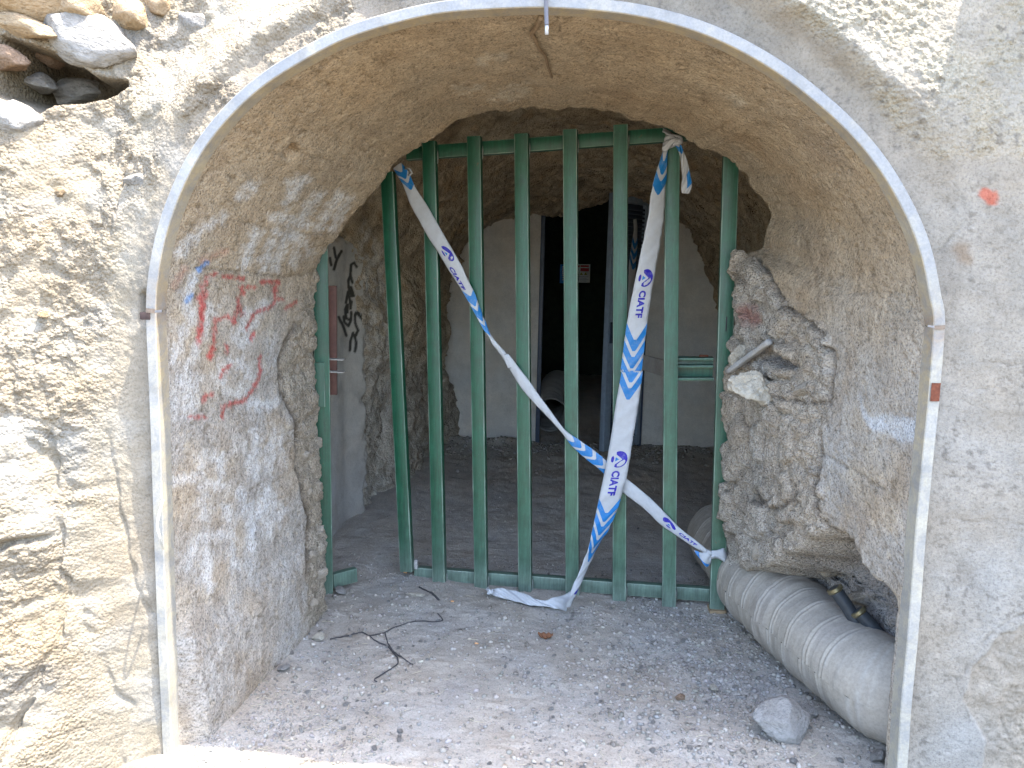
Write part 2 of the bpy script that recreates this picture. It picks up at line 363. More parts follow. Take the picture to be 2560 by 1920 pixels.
c *= np.array([.56, .53, .485])*(1-.14*left[..., None])
wall_pts = G[:, :225].reshape(-1, 3).copy()
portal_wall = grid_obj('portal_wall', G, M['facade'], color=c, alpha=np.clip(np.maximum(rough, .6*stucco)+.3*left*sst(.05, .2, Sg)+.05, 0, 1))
tag(portal_wall, 'rough plastered rubble wall around the arched tunnel mouth', 'wall')
# hillside that the portal is cut into
hrow = np.array([0, .4, 1, 2, 4, 7, 12, 20, 35, 60.])
iu = np.linspace(0, len(OUT)-1, 120).astype(int)
HG = np.zeros((120, len(hrow), 3))
for k, h in enumerate(hrow):
    HG[:, k, 0] = Xg[iu, -1]+ONRM[iu, 0]*h; HG[:, k, 2] = Zg[iu, -1]+ONRM[iu, 1]*h*.55; HG[:, k, 1] = Y[iu, -1]-.02*(k == 0)+h*.7
HG[:, 1:, 1] += .25*fbm(HG[:, 1:], .8, 3)*np.minimum(hrow[1:], 2)
hill = kind(grid_obj('hillside', HG, M['stone_tan']), 'structure')
# unseen ledge added above the right of the mouth to cast that side's shade
LX, LZ = None, None
q0 = onY((2150, 0), -.02); q1 = onY((2040, 340), -.02)
LZ = 3.35; LX = q0[0]+(LZ-q0[2])*SUN.x/SUN.z
V, F = box_mesh((LX+1.6, -.05, LZ+.12), (3.2, 1.5, .24), .03)
ledge = flat_shade(mesh_obj('shade_ledge', V, F, M['plaster_plain'])); tag(ledge, 'unseen ledge added above the right side to cast its shade', 'ledge')
# ------------------------------------------------------------------ steel edging of the arch
def trim_mat():
    m, t, b = new_mat('weathered_trim'); co = t.nodes.new('ShaderNodeTexCoord').outputs['Object']
    at = t.nodes.new('ShaderNodeAttribute'); at.attribute_name = 'Col'
    n1 = noise(t, 13, 9, .78, co, 1.2); n2 = noise(t, 140, 6, .7, co)
    r1 = ramp(t, n1.outputs[0], [(.40, 0.0), (.58, 1.0)]); r2 = ramp(t, n2.outputs[0], [(.35, .86), (.62, 1.05)])
    c = mixn(t, 'MIX', r1.outputs[0], at.outputs['Color'], (.20, .21, .225))
    c2 = mixn(t, 'MIX', .55, at.outputs['Color'], c); c2 = mixn(t, 'MULTIPLY', 1.0, c2, r2.outputs[0])
    n3 = noise(t, 17, 6, .7, co); r3 = ramp(t, n3.outputs[0], [(.68, 0.0), (.74, .7)])
    c2 = mixn(t, 'MIX', r3.outputs[0], c2, (.26, .13, .06))
    t.links.new(c2, b.inputs['Base Color']); b.inputs['Roughness'].default_value = .55; b.inputs['Specular IOR Level'].default_value = .4
    bu = N(t, 'ShaderNodeBump'); bu.inputs['Strength'].default_value = .4; bu.inputs['Distance'].default_value = .002
    t.links.new(n2.outputs[0], bu.inputs['Height']); t.links.new(bu.outputs[0], b.inputs['Normal']); return m
M['trim'] = trim_mat()
M['rust'] = plain('rusty_steel', (.15, .05, .028), .8, 0, .2, .5, 60, .002)
trim = empty('arch_edging', (0, 0, 0)); tag(trim, 'weathered galvanised steel edging strip around the tunnel arch', 'edging')
# L-section: front flange + return flange into the tunnel, (offset outward, y)
PRF = np.array([(.021, .015), (.021, -.012), (.0185, -.015), (-.0095, -.015), (-.0125, -.012), (-.0135, .048), (-.0095, .049), (-.0085, -.009), (.0175, -.009), (.0175, .015)])
aL, aR = arc_at((334, 672)), arc_at((2021, 705))
def trim_piece(name, a0, a1, lab):
    s_ = np.arange(a0, a1, .012); x = np.interp(s_, arc, OUT[:, 0]); z = np.interp(s_, arc, OUT[:, 1]); nx = np.interp(s_, arc, ONRM[:, 0]); nz = np.interp(s_, arc, ONRM[:, 1])
    wob = .0025*np.sin(s_*9)+.0015*np.sin(s_*23+1)
    G = np.zeros((len(s_), len(PRF)+1, 3)); pr = np.vstack([PRF, PRF[:1]])
    for k, (o, y) in enumerate(pr):
        G[:, k, 0] = x+nx*(o+wob*.6); G[:, k, 2] = z+nz*(o+wob*.6); G[:, k, 1] = y+wob
    zz = G[..., 2]; up_ = sst(1.3, 1.9, zz)
    c = np.zeros(G.shape)+np.array([.56, .53, .46]); c = mixc(c, up_, (.42, .425, .435))
    c[:, 4:7] = np.array([.60, .50, .34])*np.ones(3)
    c[:, 4:7] = mixc(c[:, 4:7], sst(1.4, .9, zz[:, 4:7]), (.56, .52, .43))
    for aj in (aL, aR):
        kj = np.exp(-(np.abs(s_-aj)/.07)**1.2)[:, None]*(.3+.7*sst(-.2, .3, fbm(G, 18, 3, off=6))); c = mixc(c, kj*.8, (.24, .12, .06))
    kc = sst(.02, .3, fbm(G, 7, 4, .6, 16)); c = mixc(c, kc*.6, (.60, .56, .47)); c = mixc(c, sst(.15, .4, fbm(G, 9, 4, .6, 26))*.6, (.25, .25, .25))
    c *= np.array([.66, .635, .58])
    o = grid_obj(name, G, M['trim'], trim, c.reshape(-1, 3)); flat_shade(o, 30); o['label'] = lab; return o
jl = trim_piece('jamb_strip', arc[0], aL-.002, 'cream painted left jamb strip')
ar = trim_piece('arch_strip', aL+.002, aR-.002, 'galvanised arch strip')
jr = trim_piece('jamb_strip', aR+.002, arc[-1], 'chipped white right jamb strip with a rust patch')
def rust_band(a, ln, parent, o0, o1, y, name='rust_patch'):
    s_ = np.linspace(a, a+ln, 9); G = np.zeros((9, 6, 3))
    for k, o in enumerate(np.linspace(o0, o1, 6)):
        G[:, k, 0] = np.interp(s_, arc, OUT[:, 0])+np.interp(s_, arc, ONRM[:, 0])*o; G[:, k, 2] = np.interp(s_, arc, OUT[:, 1])+np.interp(s_, arc, ONRM[:, 1])*o
        G[:, k, 1] = y-.0015*math.sin(k*math.pi/5)
    return flat_shade(grid_obj(name, G, M['rust'], parent), 50)
rust_band(arc_at((2010, 825)), .055, jr, -.007, .019, -.0172)
M['weldm'] = plain('stained_weld', (.20, .15, .11), .75, 0, .25, .4, 70, .002)
for o_ in (rust_band(aL-.007, .014, jl, -.011, .019, -.0175, 'weld_bead'), rust_band(aR-.006, .012, jr, -.011, .019, -.0175, 'weld_bead')): o_.data.materials.clear(); o_.data.materials.append(M['weldm'])
# tin anchor plate by the left joint
V, F = box_mesh(onY((318, 682), .0), (.034, .03, .024), .004); pl_ = flat_shade(mesh_obj('anchor_tab', V, F, plain('dark_rust', (.06, .04, .035), .8, 0, .2, .4, 60), jl))
# ------------------------------------------------------------------ vault lining of the tunnel mouth
NU, NV, NR = 820, 165, 16
u = np.linspace(0, 1, NU)
def by_anchor(P, anchors):          # resample polyline P so that point index anchors fall on given u
    d = np.concatenate([[0], np.cumsum(np.linalg.norm(np.diff(P, axis=0), axis=1))])
    ua = [a[1] for a in anchors]; da = [d[a[0]] for a in anchors]; t = np.interp(u, ua, da)
    return np.stack([np.interp(t, d, P[:, k]) for k in range(P.shape[1])], 1)
Fi = np.stack([OUT[:, 0]-ONRM[:, 0]*.008, np.full(len(OUT), .03), OUT[:, 1]-ONRM[:, 1]*.008], 1)
iL, iC, iR = [int(np.argmin(np.abs(arc-a))) for a in (aL, arc_at((1190, 10)), aR)]
front = by_anchor(Fi, [(0, 0), (iL, .25), (iC, .5), (iR, .75), (len(Fi)-1, 1)])
BK = [(702, 1345, 1.16), (704, 1270, 1.16), (700, 1150, 1.16), (694, 1020, 1.16), (690, 900, 1.16), (680, 800, 1.16), (684, 700, 1.16), (692, 575, 1.16), (745, 485, 1.15), (830, 385, 1.14), (905, 315, 1.14), (1000, 258, 1.14), (1100, 238, 1.14), (1190, 232, 1.14), (1300, 240, 1.14), (1430, 275, 1.14), (1520, 320, 1.15), (1600, 370, 1.16), (1645, 420, 1.18), (1664, 470, 1.2), (1640, 545, 1.25), (1592, 560, 1.32), (1584, 640, 1.33), (1580, 720, 1.33), (1570, 820, 1.33), (1572, 950, 1.33), (1570, 1100, 1.33), (1574, 1200, 1.33), (1580, 1345, 1.33)]
B3 = np.array([onY((a, b), y) for a, b, y in BK]); B3[0, 2] = -.12; B3[-1, 2] = -.12
nB = len(B3); B3s = catmull(B3, 40*(nB-1)+1)
B3s[:, [0, 2]] += np.stack([fbm(B3s, 7, 4, .6, 5), fbm(B3s, 7, 4, .6, 9)], 1)*.035*sst(0, .3, B3s[:, 2])[:, None]
back = by_anchor(B3s, [(0, 0), (7*40, .25), (13*40, .5), (20*40, .74), ((nB-1)*40, 1)])
v = np.linspace(0, 1, NV)
G = front[:, None]*(1-v[None, :, None])+back[:, None]*v[None, :, None]
# the foot of the left wall swells inwards right behind the edging
foot = sst(.75, -.02, G[..., 2])*(u[:, None] < .3)*sst(0, .06, G[..., 1]-.03)
G[..., 0] += .085*foot*(1-v[None])**.5
tx = np.gradient(G[..., [0, 2]], axis=0); tx /= np.linalg.norm(tx, axis=-1)[..., None]+1e-9
for _ in range(3): tx[1:-1] = (tx[:-2]+tx[1:-1]+tx[2:])/3
On = np.stack([-tx[..., 1], np.zeros(tx.shape[:2]), tx[..., 0]], -1)   # away from the tunnel axis
px = proj(G); edge = sst(0, .05, v)[None]
jit = lambda a, o: a*np.stack([fbm(G, 10, 3, off=o), fbm(G, 10, 3, off=o+5)], -1)
pj = px+jit(16, 71)
rubL = pmask(pj, [(760, 480), (705, 540), (672, 600), (640, 700), (606, 770), (612, 850), (640, 900), (640, 1000), (665, 1120), (660, 1230), (660, 1330), (700, 1400), (760, 1400)], 5)
rubR = pmask(pj, [(1540, 530), (1600, 548), (1640, 560), (1672, 610), (1700, 660), (1760, 690), (1790, 720), (1800, 820), (1790, 880), (1768, 960), (1770, 1060), (1795, 1150), (1810, 1220), (1750, 1240), (1560, 1260)], 4)
rec = pmask(pj, [(1690, 1225), (1790, 1150), (1830, 1170), (1845, 1230), (1900, 1260), (1955, 1310), (1990, 1700), (1500, 1700), (1560, 1250)], 14)*(u[:, None] > .7)
rec *= sst(.0, .12, G[..., 1]-.06)
k1, k2, _ = worley(G, 24, 8.0); knob = np.clip(1-k1*1.2, 0, 1)*sst(.02, .2, k2-k1)
f1, f2, idv = worley(G, 11, 2.0); st = np.clip(1-f1*1.25, 0, 1)**.7; jo = sst(.02, .16, f2-f1)
h1, h2, _ = worley(G, 42, 6.0); pb = np.clip(1-h1*1.1, 0, 1)
D = .012*fbm(G, 2.4, 3, off=81)+.005*fbm(G, 9, 4, off=82)+.0032*fbm(G, 38, 4, .6, 83)
pit = sst(.22, .5, fbm(G, 28, 3, off=84)); D += .006*pit+.004*sst(.16, .34, fbm(G*np.array([1, .7, 1.5]), 44, 3, .6, 88))
D -= rubL*(.006*knob+.022*st*jo+.006*pb+.012*fbm(G, 7, 3, off=85))-rubL*.018
w1, w2, wi = worley(G*np.array([1, 1, .8]), 7.5, 14.0); wj = sst(0, .13, w2-w1)
D -= rubR*(.045*(wi-.5)*wj+.02*wj+.018*knob*sst(-.2, .2, fbm(G, 4, 2, off=90))+.012*fbm(G, 11, 4, .6, 94)+.012*st*jo+.006*pb+.02*fbm(G, 5, 4, off=86)+.008*fbm(G, 18, 3, off=89, ridged=True))-rubR*.012
D += rec*(.30+.05*fbm(G, 6, 4, off=87)-.05*st*jo-.03*knob)
grooves = [([(1640, 560), (1672, 612), (1700, 662), (1712, 672)], 3, .03), ([(1712, 672), (1745, 690), (1782, 718), (1780, 740), (1800, 760)], 3, .025), ([(1800, 765), (1798, 820), (1790, 872)], 2.5, .02), ([(1775, 935), (1770, 1000), (1765, 1060), (1775, 1110), (1790, 1150)], 2.5, .02), ([(1635, 1060), (1650, 1085), (1690, 1100), (1725, 1080), (1730, 1050)], 4, .018), ([(1690, 860), (1740, 868), (1790, 872)], 2.5, .012),
           ([(640, 700), (606, 775), (612, 850), (642, 905), (642, 1000), (668, 1120), (664, 1240)], 4, .014), ([(1430, 560), (1560, 520)], 1, .0), ([(420, 580), (500, 585), (620, 600), (680, 590)], 1.6, .006), ([(520, 480), (640, 510), (740, 505)], 1.5, .005), ([(560, 330), (640, 330), (720, 350)], 2, .004),
           ([(1720, 470), (1745, 520), (1770, 600), (1775, 680)], 6, -.004), ([(1760, 640), (1900, 630), (1980, 640)], 1.3, .004), ([(1780, 980), (1830, 1010), (1900, 1050)], 1.5, .006), ([(1200, 30), (1207, 60), (1215, 85)], 1.5, .006)]
gr = np.zeros(D.shape)
for pts, wd, dp in grooves:
    d = dpoly(px+jit(5, 91), pts); e = np.exp(-(d/(wd+1))**2); D += dp*e; gr = np.maximum(gr, e*min(1, abs(dp)/.012))
hole = sst(16, 6, dpoly(px, [(625, 335), (635, 325)])+6*fbm(G, 25, 2)); D += .035*hole
hole2 = pmask(pj, [(1640, 775), (1690, 755), (1725, 790), (1700, 800), (1660, 785)], 5); D += .05*hole2
patch = np.zeros(D.shape)
for q in ([(1735, 440), (1760, 470), (1800, 560), (1790, 600), (1740, 520)], [(1720, 300), (1800, 290), (1830, 360), (1760, 370)]):
    patch = np.maximum(patch, pmask(pj, q, 20))
G = G+On*(D*edge)[..., None]
G[:, -1, 1] += .02*fbm(G[:, -1], 9, 4, off=95)
# broken rim behind the lining
rim = np.zeros((NU, NR, 3))
for k in range(NR):
    q = (k+1)/NR; rim[:, k] = G[:, -1]+On[:, -1]*(.42*q**1.2); rim[:, k, 1] += .05*math.sin(q*2.2)+.012*fbm(rim[:, k], 14, 3, off=97)
    rim[:, k] += On[:, -1]*(.01*fbm(rim[:, k], 20, 2, off=98))[:, None]
# colours
P0 = G
low = sst(1.85, 1.1, G[..., 2])
c = np.zeros(G.shape)+np.array([.38, .305, .215])
c = mixc(c, low, (.375, .345, .305)); c = mixc(c, sst(.3, -.1, G[..., 2])*.5, (.37, .30, .23))
c = mixc(c, sst(.0, .4, fbm(G, 4, 4, off=101))*.5, (.44, .355, .25)); c = mixc(c, sst(.05, .4, fbm(G*np.array([1, 1, .6]), 6, 4, off=102))*.45, (.27, .205, .14))
c = mixc(c, patch*.4, (.30, .24, .18)); c = mixc(c, pit*.45, (.17, .13, .09))
c = mixc(c, (u[:, None] < .36)*sst(.05, .4, fbm(G, 8, 4, off=103))*.35*sst(1.9, 1.2, G[..., 2]), (.50, .48, .45))
fleck = sst(.16, .34, fbm(G*np.array([1, .7, 1.5]), 44, 3, .6, 88)); c = mixc(c, fleck*.55, (.19, .145, .095)); c = mixc(c, sst(.2, .4, fbm(G, 30, 3, .6, 99))*.4, (.50, .42, .31))
c = mixc(c, rubL, (.42, .36, .28)); c = mixc(c, rubR, (.49, .43, .355)); c = mixc(c, np.maximum(rubL, rubR)*sst(.1, .5, fbm(G, 12, 3, off=104))*.5, (.47, .42, .34))
c = mixc(c, rubR*(1-wj)*.45*sst(-.1, .2, fbm(G, 6, 2, off=92)), (.16, .13, .10)); c = mixc(c, rec*.8, (.33, .305, .285)); c = mixc(c, gr*.75, (.10, .08, .06)); c = mixc(c, hole2*.8, (.2, .19, .19)); c = mixc(c, hole*.6, (.33, .23, .14))
c = mixc(c, sst(24, 5, dpoly(px, [(1625, 675), (1632, 690)])+12*fbm(G, 30, 3))*.6, (.36, .12, .10))
c = mixc(c, pmask(pj+jit(8, 44), [(1850, 855), (1880, 900), (1920, 900), (1985, 900), (1985, 960), (1940, 950), (1870, 920)], 6)*.8, (.48, .49, .50))
# old paint on the plaster: white scrawl, red lines, a dab of blue
def spray(c, strokes, col, wd, k, soft=.6, nz=.5, f=45):
    m = np.zeros(c.shape[:2])
    for s_ in strokes: m = np.maximum(m, sst(wd, wd*(1-soft), dpoly(px, s_)+wd*nz*fbm(P0, f, 3, off=len(s_))))
    return mixc(c, m*k*(1-.5*np.clip(sst(.05, .35, fbm(P0, 60, 2, off=33)), 0, 1)), col)
zb = lambda *p: Z(0, 620, 2.4578, *p)
za = lambda *p: Z(0, 0, 2.4578, *p)
zc = lambda *p: Z(0, 1245, 2.4578, *p)
th = np.linspace(0, 6.3, 24)
ell = lambda cx, cy, rx, ry, zz: zz(*[(cx+rx*math.cos(a), cy+ry*math.sin(a)) for a in th])
white = [ell(1440, 790, 85, 95, zb), ell(1120, 930, 45, 110, zb), zb((1060, 700), (1110, 600), (1150, 480)), zb((1120, 830), (1200, 660), (1260, 520), (1300, 380)), zb((1180, 450), (1150, 300), (1200, 180)), zb((1450, 560), (1520, 400)), zb((1480, 600), (1600, 380), (1640, 330)), zb((1220, 800), (1180, 900), (1200, 960)),
         za((1500, 1640), (1580, 1420)), za((1620, 1640), (1700, 1440)), za((1700, 1640), (1760, 1460), (1840, 1450)), za((1800, 1620), (1860, 1480), (1900, 1540)), za((1960, 1400), (2080, 1200), (2130, 1220), (2040, 1400)), za((1760, 1260), (1800, 1180), (1880, 1100), (1800, 1120)), za((1860, 1330), (1960, 1200)), za((1100, 1560), (1250, 1400), (1380, 1340)), za((1680, 1340), (1900, 1370)), za((1480, 1200), (1560, 1150)),
         
         zb((1240, 1260), (1245, 1560), (1260, 1640)), zb((1240, 1290), (1370, 1300), (1340, 1460), (1250, 1450)), zb((1500, 1220), (1550, 1390)), zb((1560, 1130), (1570, 1360)), zb((1640, 1350), (1690, 1120), (1740, 1320)), zb((1560, 960), (1680, 960)), zb((1600, 1640), (1640, 1480), (1700, 1640)), zb((1060, 1430), (1200, 1410)), zb((1480, 1490), (1500, 1640)), zc((1150, 420), (1220, 260), (1350, 220)), zc((1270, 330), (1290, 560)), zc((1400, 60), (1440, 420)), zc((1540, 40), (1550, 300)), zc((1620, 40), (1650, 220), (1720, 60))]
c *= np.array([.94, .93, .915])
c = spray(c, white, (.58, .57, .55), 20, .60, 1.0, .9, 25)
c = spray(c, [Z(1100, 0, 2.4578, (330, 600), (430, 555), (530, 545)), Z(1100, 0, 2.4578, (420, 605), (520, 565)), Z(1100, 0, 2.4578, (240, 370), (390, 350)), Z(1100, 0, 2.4578, (100, 560), (250, 545)), Z(1100, 0, 2.4578, (1780, 590), (1850, 620))], (.52, .48, .40), 16, .45, 1.0, 1.4, 25)
red = [zb((1270, 230), (1275, 180), (1330, 155)), zb((1375, 175), (1495, 190)), zb((1272, 260), (1245, 400), (1250, 480), (1225, 600)), zb((1295, 680), (1315, 600), (1325, 440), (1390, 420), (1430, 460), (1455, 370), (1465, 300), (1500, 270), (1470, 240), (1560, 240)), zb((1465, 340), (1490, 410)), zb((1600, 215), (1650, 205), (1720, 210), (1690, 260), (1700, 310), (1740, 315)), zb((1700, 310), (1665, 365), (1560, 400), (1510, 490)), zb((1550, 520), (1540, 560)), zb((1770, 365), (1820, 330)), zb((1388, 600), (1395, 640)), zb((1360, 800), (1380, 740), (1410, 720)), zb((1595, 670), (1600, 760), (1560, 870), (1490, 940), (1370, 970), (1365, 1050)), zb((1180, 1040), (1270, 1035)), zb((1250, 950), (1265, 915), (1305, 895))]
c = spray(c, red, (.38, .07, .06), 7.2, .82, .95, 1.1)
c = spray(c, [zb((1245, 240), (1240, 430)), zb((1235, 540), (1240, 470)), zb((1295, 660), (1305, 620))], (.42, .07, .06), 9, .8, .9, 1.0)
c = spray(c, [zb((1240, 80), (1390, 20)), zb((1070, 240), (1140, 130))], (.36, .13, .08), 14, .35, 1.0)
c = spray(c, [zb((1225, 140), (1270, 90)), zb((1150, 330), (1180, 290))], (.10, .24, .48), 8, .75, .9)
cr_ = np.zeros((NU, NR, 3))+np.array([.30, .255, .20])
GG = np.concatenate([G, rim], 1); cc = np.concatenate([c, cr_], 1)
al_ = np.concatenate([np.clip(rubL+rubR+rec, 0, 1), np.ones((NU, NR))], 1)
vault = grid_obj('tunnel_vault', GG, M['vault'], color=cc, flip=True, alpha=al_)
tag(vault, 'plastered barrel vault lining of the tunnel mouth with faded red and white graffiti', 'vault')
# ------------------------------------------------------------------ ground
def gz(x, y):
    x = np.asarray(x, float); y = np.asarray(y, float)
    return .15*sst(1.0, 4.6, y)+.03*sst(4.6, 7, y)
xs = np.concatenate([-1.55-np.cumsum(np.geomspace(.012, 14, 46))[::-1], np.arange(-1.55, 1.62, .0072), 1.62+np.cumsum(np.geomspace(.012, 14, 46))])
ys = np.concatenate([-.42-np.cumsum(np.geomspace(.012, 14, 46))[::-1], np.arange(-.42, 2.1, .0072), 2.1+np.cumsum(np.linspace(.0075, .03, 150)), 4.93+np.cumsum(np.geomspace(.03, 12, 40))])
XX, YY = np.meshgrid(xs, ys, indexing='ij'); GR = np.stack([XX, YY, gz(XX, YY)], -1)
near = sst(3.0, 2.0, np.abs(XX))*sst(-2.2, -1.2, YY); Pn = GR.copy()
rip = fbm(Pn*np.array([.35, 1.3, 1]), 26, 3, off=111)
h = .026*fbm(Pn, 1.9, 4, off=112)+.011*fbm(Pn, 7, 4, off=113)+.0035*rip+.0022*fbm(Pn, 60, 3, off=114)
h1, h2, _ = worley(Pn*np.array([1, 1, 0]), 55, 3.0); pebm = np.clip(sst(.0, .4, fbm(Pn, 3.5, 3, off=115))+sst(.35, .9, XX)*sst(1.5, .2, YY)+sst(-.3, -1, XX)*sst(.7, 0, YY), 0, 1)
h += pebm*.004*np.clip(1-h1*1.4, 0, 1)
h += .05*sst(-.85, -1.1, XX)*sst(2.0, .9, YY)*sst(-.1, .25, YY)*.3      # dust banked against the walls
h += .05*sst(.12, 0, np.abs(YY-4.45))*sst(-.1, -.3, XX)+.03*sst(2.2, 4.2, YY)*fbm(Pn, 3.2, 4, off=116)
GR[..., 2] += h*near
def ground_z(x, y):
    i = np.clip(np.searchsorted(xs, x), 1, len(xs)-1); j = np.clip(np.searchsorted(ys, y), 1, len(ys)-1); return GR[i, j, 2]
c = np.zeros(GR.shape)+np.array([.35, .315, .265]); c = mixc(c, sst(-.2, .4, fbm(Pn, 2.2, 4, off=121))*.6, (.40, .367, .32)); c = mixc(c, sst(.05, .45, fbm(Pn, 5, 4, off=122))*.5, (.33, .30, .265))
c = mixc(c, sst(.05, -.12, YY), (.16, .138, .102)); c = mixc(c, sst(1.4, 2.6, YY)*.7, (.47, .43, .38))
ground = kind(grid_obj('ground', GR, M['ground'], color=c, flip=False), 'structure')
# ------------------------------------------------------------------ rock chamber behind the gate
U2, V2 = 360, 250
u = np.linspace(0, 1, U2)
YB = 4.62
con = [onY(p, YB)[[0, 2]] for p in [(990, 960), (985, 880), (962, 720), (985, 560), (1040, 500), (1100, 472), (1190, 462), (1290, 440), (1330, 425), (1395, 438), (1460, 478), (1502, 520), (1530, 590), (1548, 650), (1600, 760), (1620, 980)]]
con = [np.array([con[0][0], -.2])]+con+[np.array([con[-1][0], -.2])]
secs = [(1.17, [(-1.46, -.2), (-1.46, .7), (-1.46, 1.4), (-1.22, 2.15), (-.5, 2.72), (.2, 2.85), (.95, 2.55), (1.45, 1.8), (1.5, .8), (1.5, -.2)]),
        (2.25, [(-1.40, -.2), (-1.42, .7), (-1.42, 1.35), (-1.2, 2.05), (-.5, 2.6), (.2, 2.72), (.95, 2.45), (1.42, 1.75), (1.5, .8), (1.5, -.2)]),
        (2.75, [(-1.22, -.2), (-1.25, .6), (-1.1, 1.3), (-.98, 1.95), (-.45, 2.5), (.2, 2.62), (.95, 2.4), (1.4, 1.75), (1.55, .8), (1.6, -.2)]),
        (3.5, [(-1.02, -.2), (-1.04, .5), (-.95, 1.15), (-.86, 1.8), (-.42, 2.3), (.2, 2.45), (.95, 2.25), (1.42, 1.65), (1.65, .8), (1.7, -.2)])]
cur = []
for y, pts in secs:
    P = np.array(pts); cur.append((y, by_anchor(catmull(P, 20*(len(P)-1)+1), [(0, 0), (40, .25), (100, .52), (140, .75), (180, 1)])))
P = np.array(con); cur.append((YB+.03, by_anchor(catmull(P, 20*(len(P)-1)+1), [(0, 0), (60, .25), (160, .52), (260, .75), (20*(len(P)-1), 1)])))
yy = np.array([a for a, _ in cur]); yv = np.linspace(yy[0], yy[-1], V2); G = np.zeros((U2, V2, 3)); G[..., 1] = yv[None]
tt = np.interp(yv, yy, np.arange(len(yy)))
stack = np.stack([b for _, b in cur])
for j, t in enumerate(tt):
    i = min(int(t), len(yy)-2); f = t-i; f = f*f*(3-2*f)*.6+f*.4; G[:, j, [0, 2]] = stack[i]*(1-f)+stack[i+1]*f
tx = np.gradient(G[..., [0, 2]], axis=0); tx /= np.linalg.norm(tx, axis=-1)[..., None]+1e-9
On = np.stack([-tx[..., 1], 0*tx[..., 0], tx[..., 0]], -1)
f1, f2, idv = worley(G, 4.2, 3.3); f3, f4, _ = worley(G, 13, 1.3)
calm = .35+.65*sst(2.1, 2.6, G[..., 1])
calm = np.where((u[:, None] > .3), 1, calm)
D = calm*(.07*fbm(G, 2.6, 5, .55, 131)+.05*(f1-.5)-.03*sst(.08, 0, f2-f1)+.018*fbm(G, 14, 4, .6, 132)+.016*(f3-.4))
D += calm*.10*np.clip(fbm(G, 3.1, 3, off=134), -.5, .5)*sst(2.3, 2.8, G[..., 1])*(u[:, None] < .34)
G = G+On*D[..., None]
c = np.zeros(G.shape)+np.array([.45, .36, .245]); c = mixc(c, sst(0, .4, fbm(G, 3, 4, off=141))*.6, (.52, .44, .32)); c = mixc(c, sst(0, .4, fbm(G, 5, 4, off=142))*.6, (.28, .215, .14)); c = mixc(c, sst(.15, .45, fbm(G, 9, 4, off=143))*.5, (.42, .27, .13))
c = mixc(c, sst(1.5, .6, G[..., 2])*.75, (.42, .38, .32)); pc = proj(G)
c = mixc(c, pmask(pc, [(785, 470), (835, 560), (850, 700), (850, 860), (840, 1080), (790, 1080), (790, 800), (770, 560)], 12)*sst(-.25, .2, fbm(G, 20, 3, off=145))*.8, (.60, .55, .47))
chamber = kind(grid_obj('rock_chamber', G, M['cave'], color=c, flip=True), 'structure')
# plastered side wall with black scrawl (left, behind the gate)
wy = np.linspace(1.2, 2.72, 190); wz = np.linspace(-.1, 2.0, 270); A_, B_ = np.meshgrid(wy, wz, indexing='ij')
G = np.stack([-1.345+.05*(A_-1.2)+.03*sst(1.0, 2.0, B_)+.14*sst(2.35, 2.75, A_), A_, B_], -1)
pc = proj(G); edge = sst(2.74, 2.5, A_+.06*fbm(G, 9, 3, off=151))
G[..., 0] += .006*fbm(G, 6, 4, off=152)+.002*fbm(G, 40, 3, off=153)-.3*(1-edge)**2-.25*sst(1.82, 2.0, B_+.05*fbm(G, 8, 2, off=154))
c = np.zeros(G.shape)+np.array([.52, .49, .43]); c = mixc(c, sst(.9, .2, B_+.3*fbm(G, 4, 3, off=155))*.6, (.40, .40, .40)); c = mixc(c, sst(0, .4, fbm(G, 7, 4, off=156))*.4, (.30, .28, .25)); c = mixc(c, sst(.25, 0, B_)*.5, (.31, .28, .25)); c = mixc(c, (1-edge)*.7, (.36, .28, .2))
zt = lambda *p: Z(760, 600, 5.53, *p)
bl = [zt((415, 110), (445, 240)), zt((520, 155), (460, 260), (415, 410)), zt((365, 250), (380, 345)), zt((725, 370), (690, 315), (655, 340), (640, 480), (670, 590)), zt((640, 490), (615, 560), (620, 660), (660, 780), (685, 770), (650, 650)), zt((580, 870), (610, 715), (635, 830), (640, 950), (655, 850)), zt((640, 1110), (580, 1080), (570, 960), (600, 890), (600, 1000)), zt((645, 1110), (650, 1000)), zt((480, 1065), (540, 1190), (580, 1320)), zt((550, 1060), (555, 1130), (610, 1190), (645, 1110)), zt(*[(785+38*math.cos(a), 955+100*math.sin(a)) for a in th]), zt((810, 1100), (770, 1060), (720, 1000), (700, 1040), (705, 1150), (750, 1250), (710, 1330), (695, 1310)), zt((680, 1285), (640, 1400), (635, 1530)), zt((695, 1310), (720, 1420), (705, 1540))]
m = np.zeros(A_.shape)
for s_ in bl: m = np.maximum(m, sst(4.2, 1.8, dpoly(pc, s_)+.8*fbm(G, 60, 2)))
c = mixc(c, m*.93, (.025, .024, .02))
swall = grid_obj('side_wall', G, M['inner_plaster'], color=c); tag(swall, 'grey plastered side wall with black scrawled letters behind the gate', 'wall')
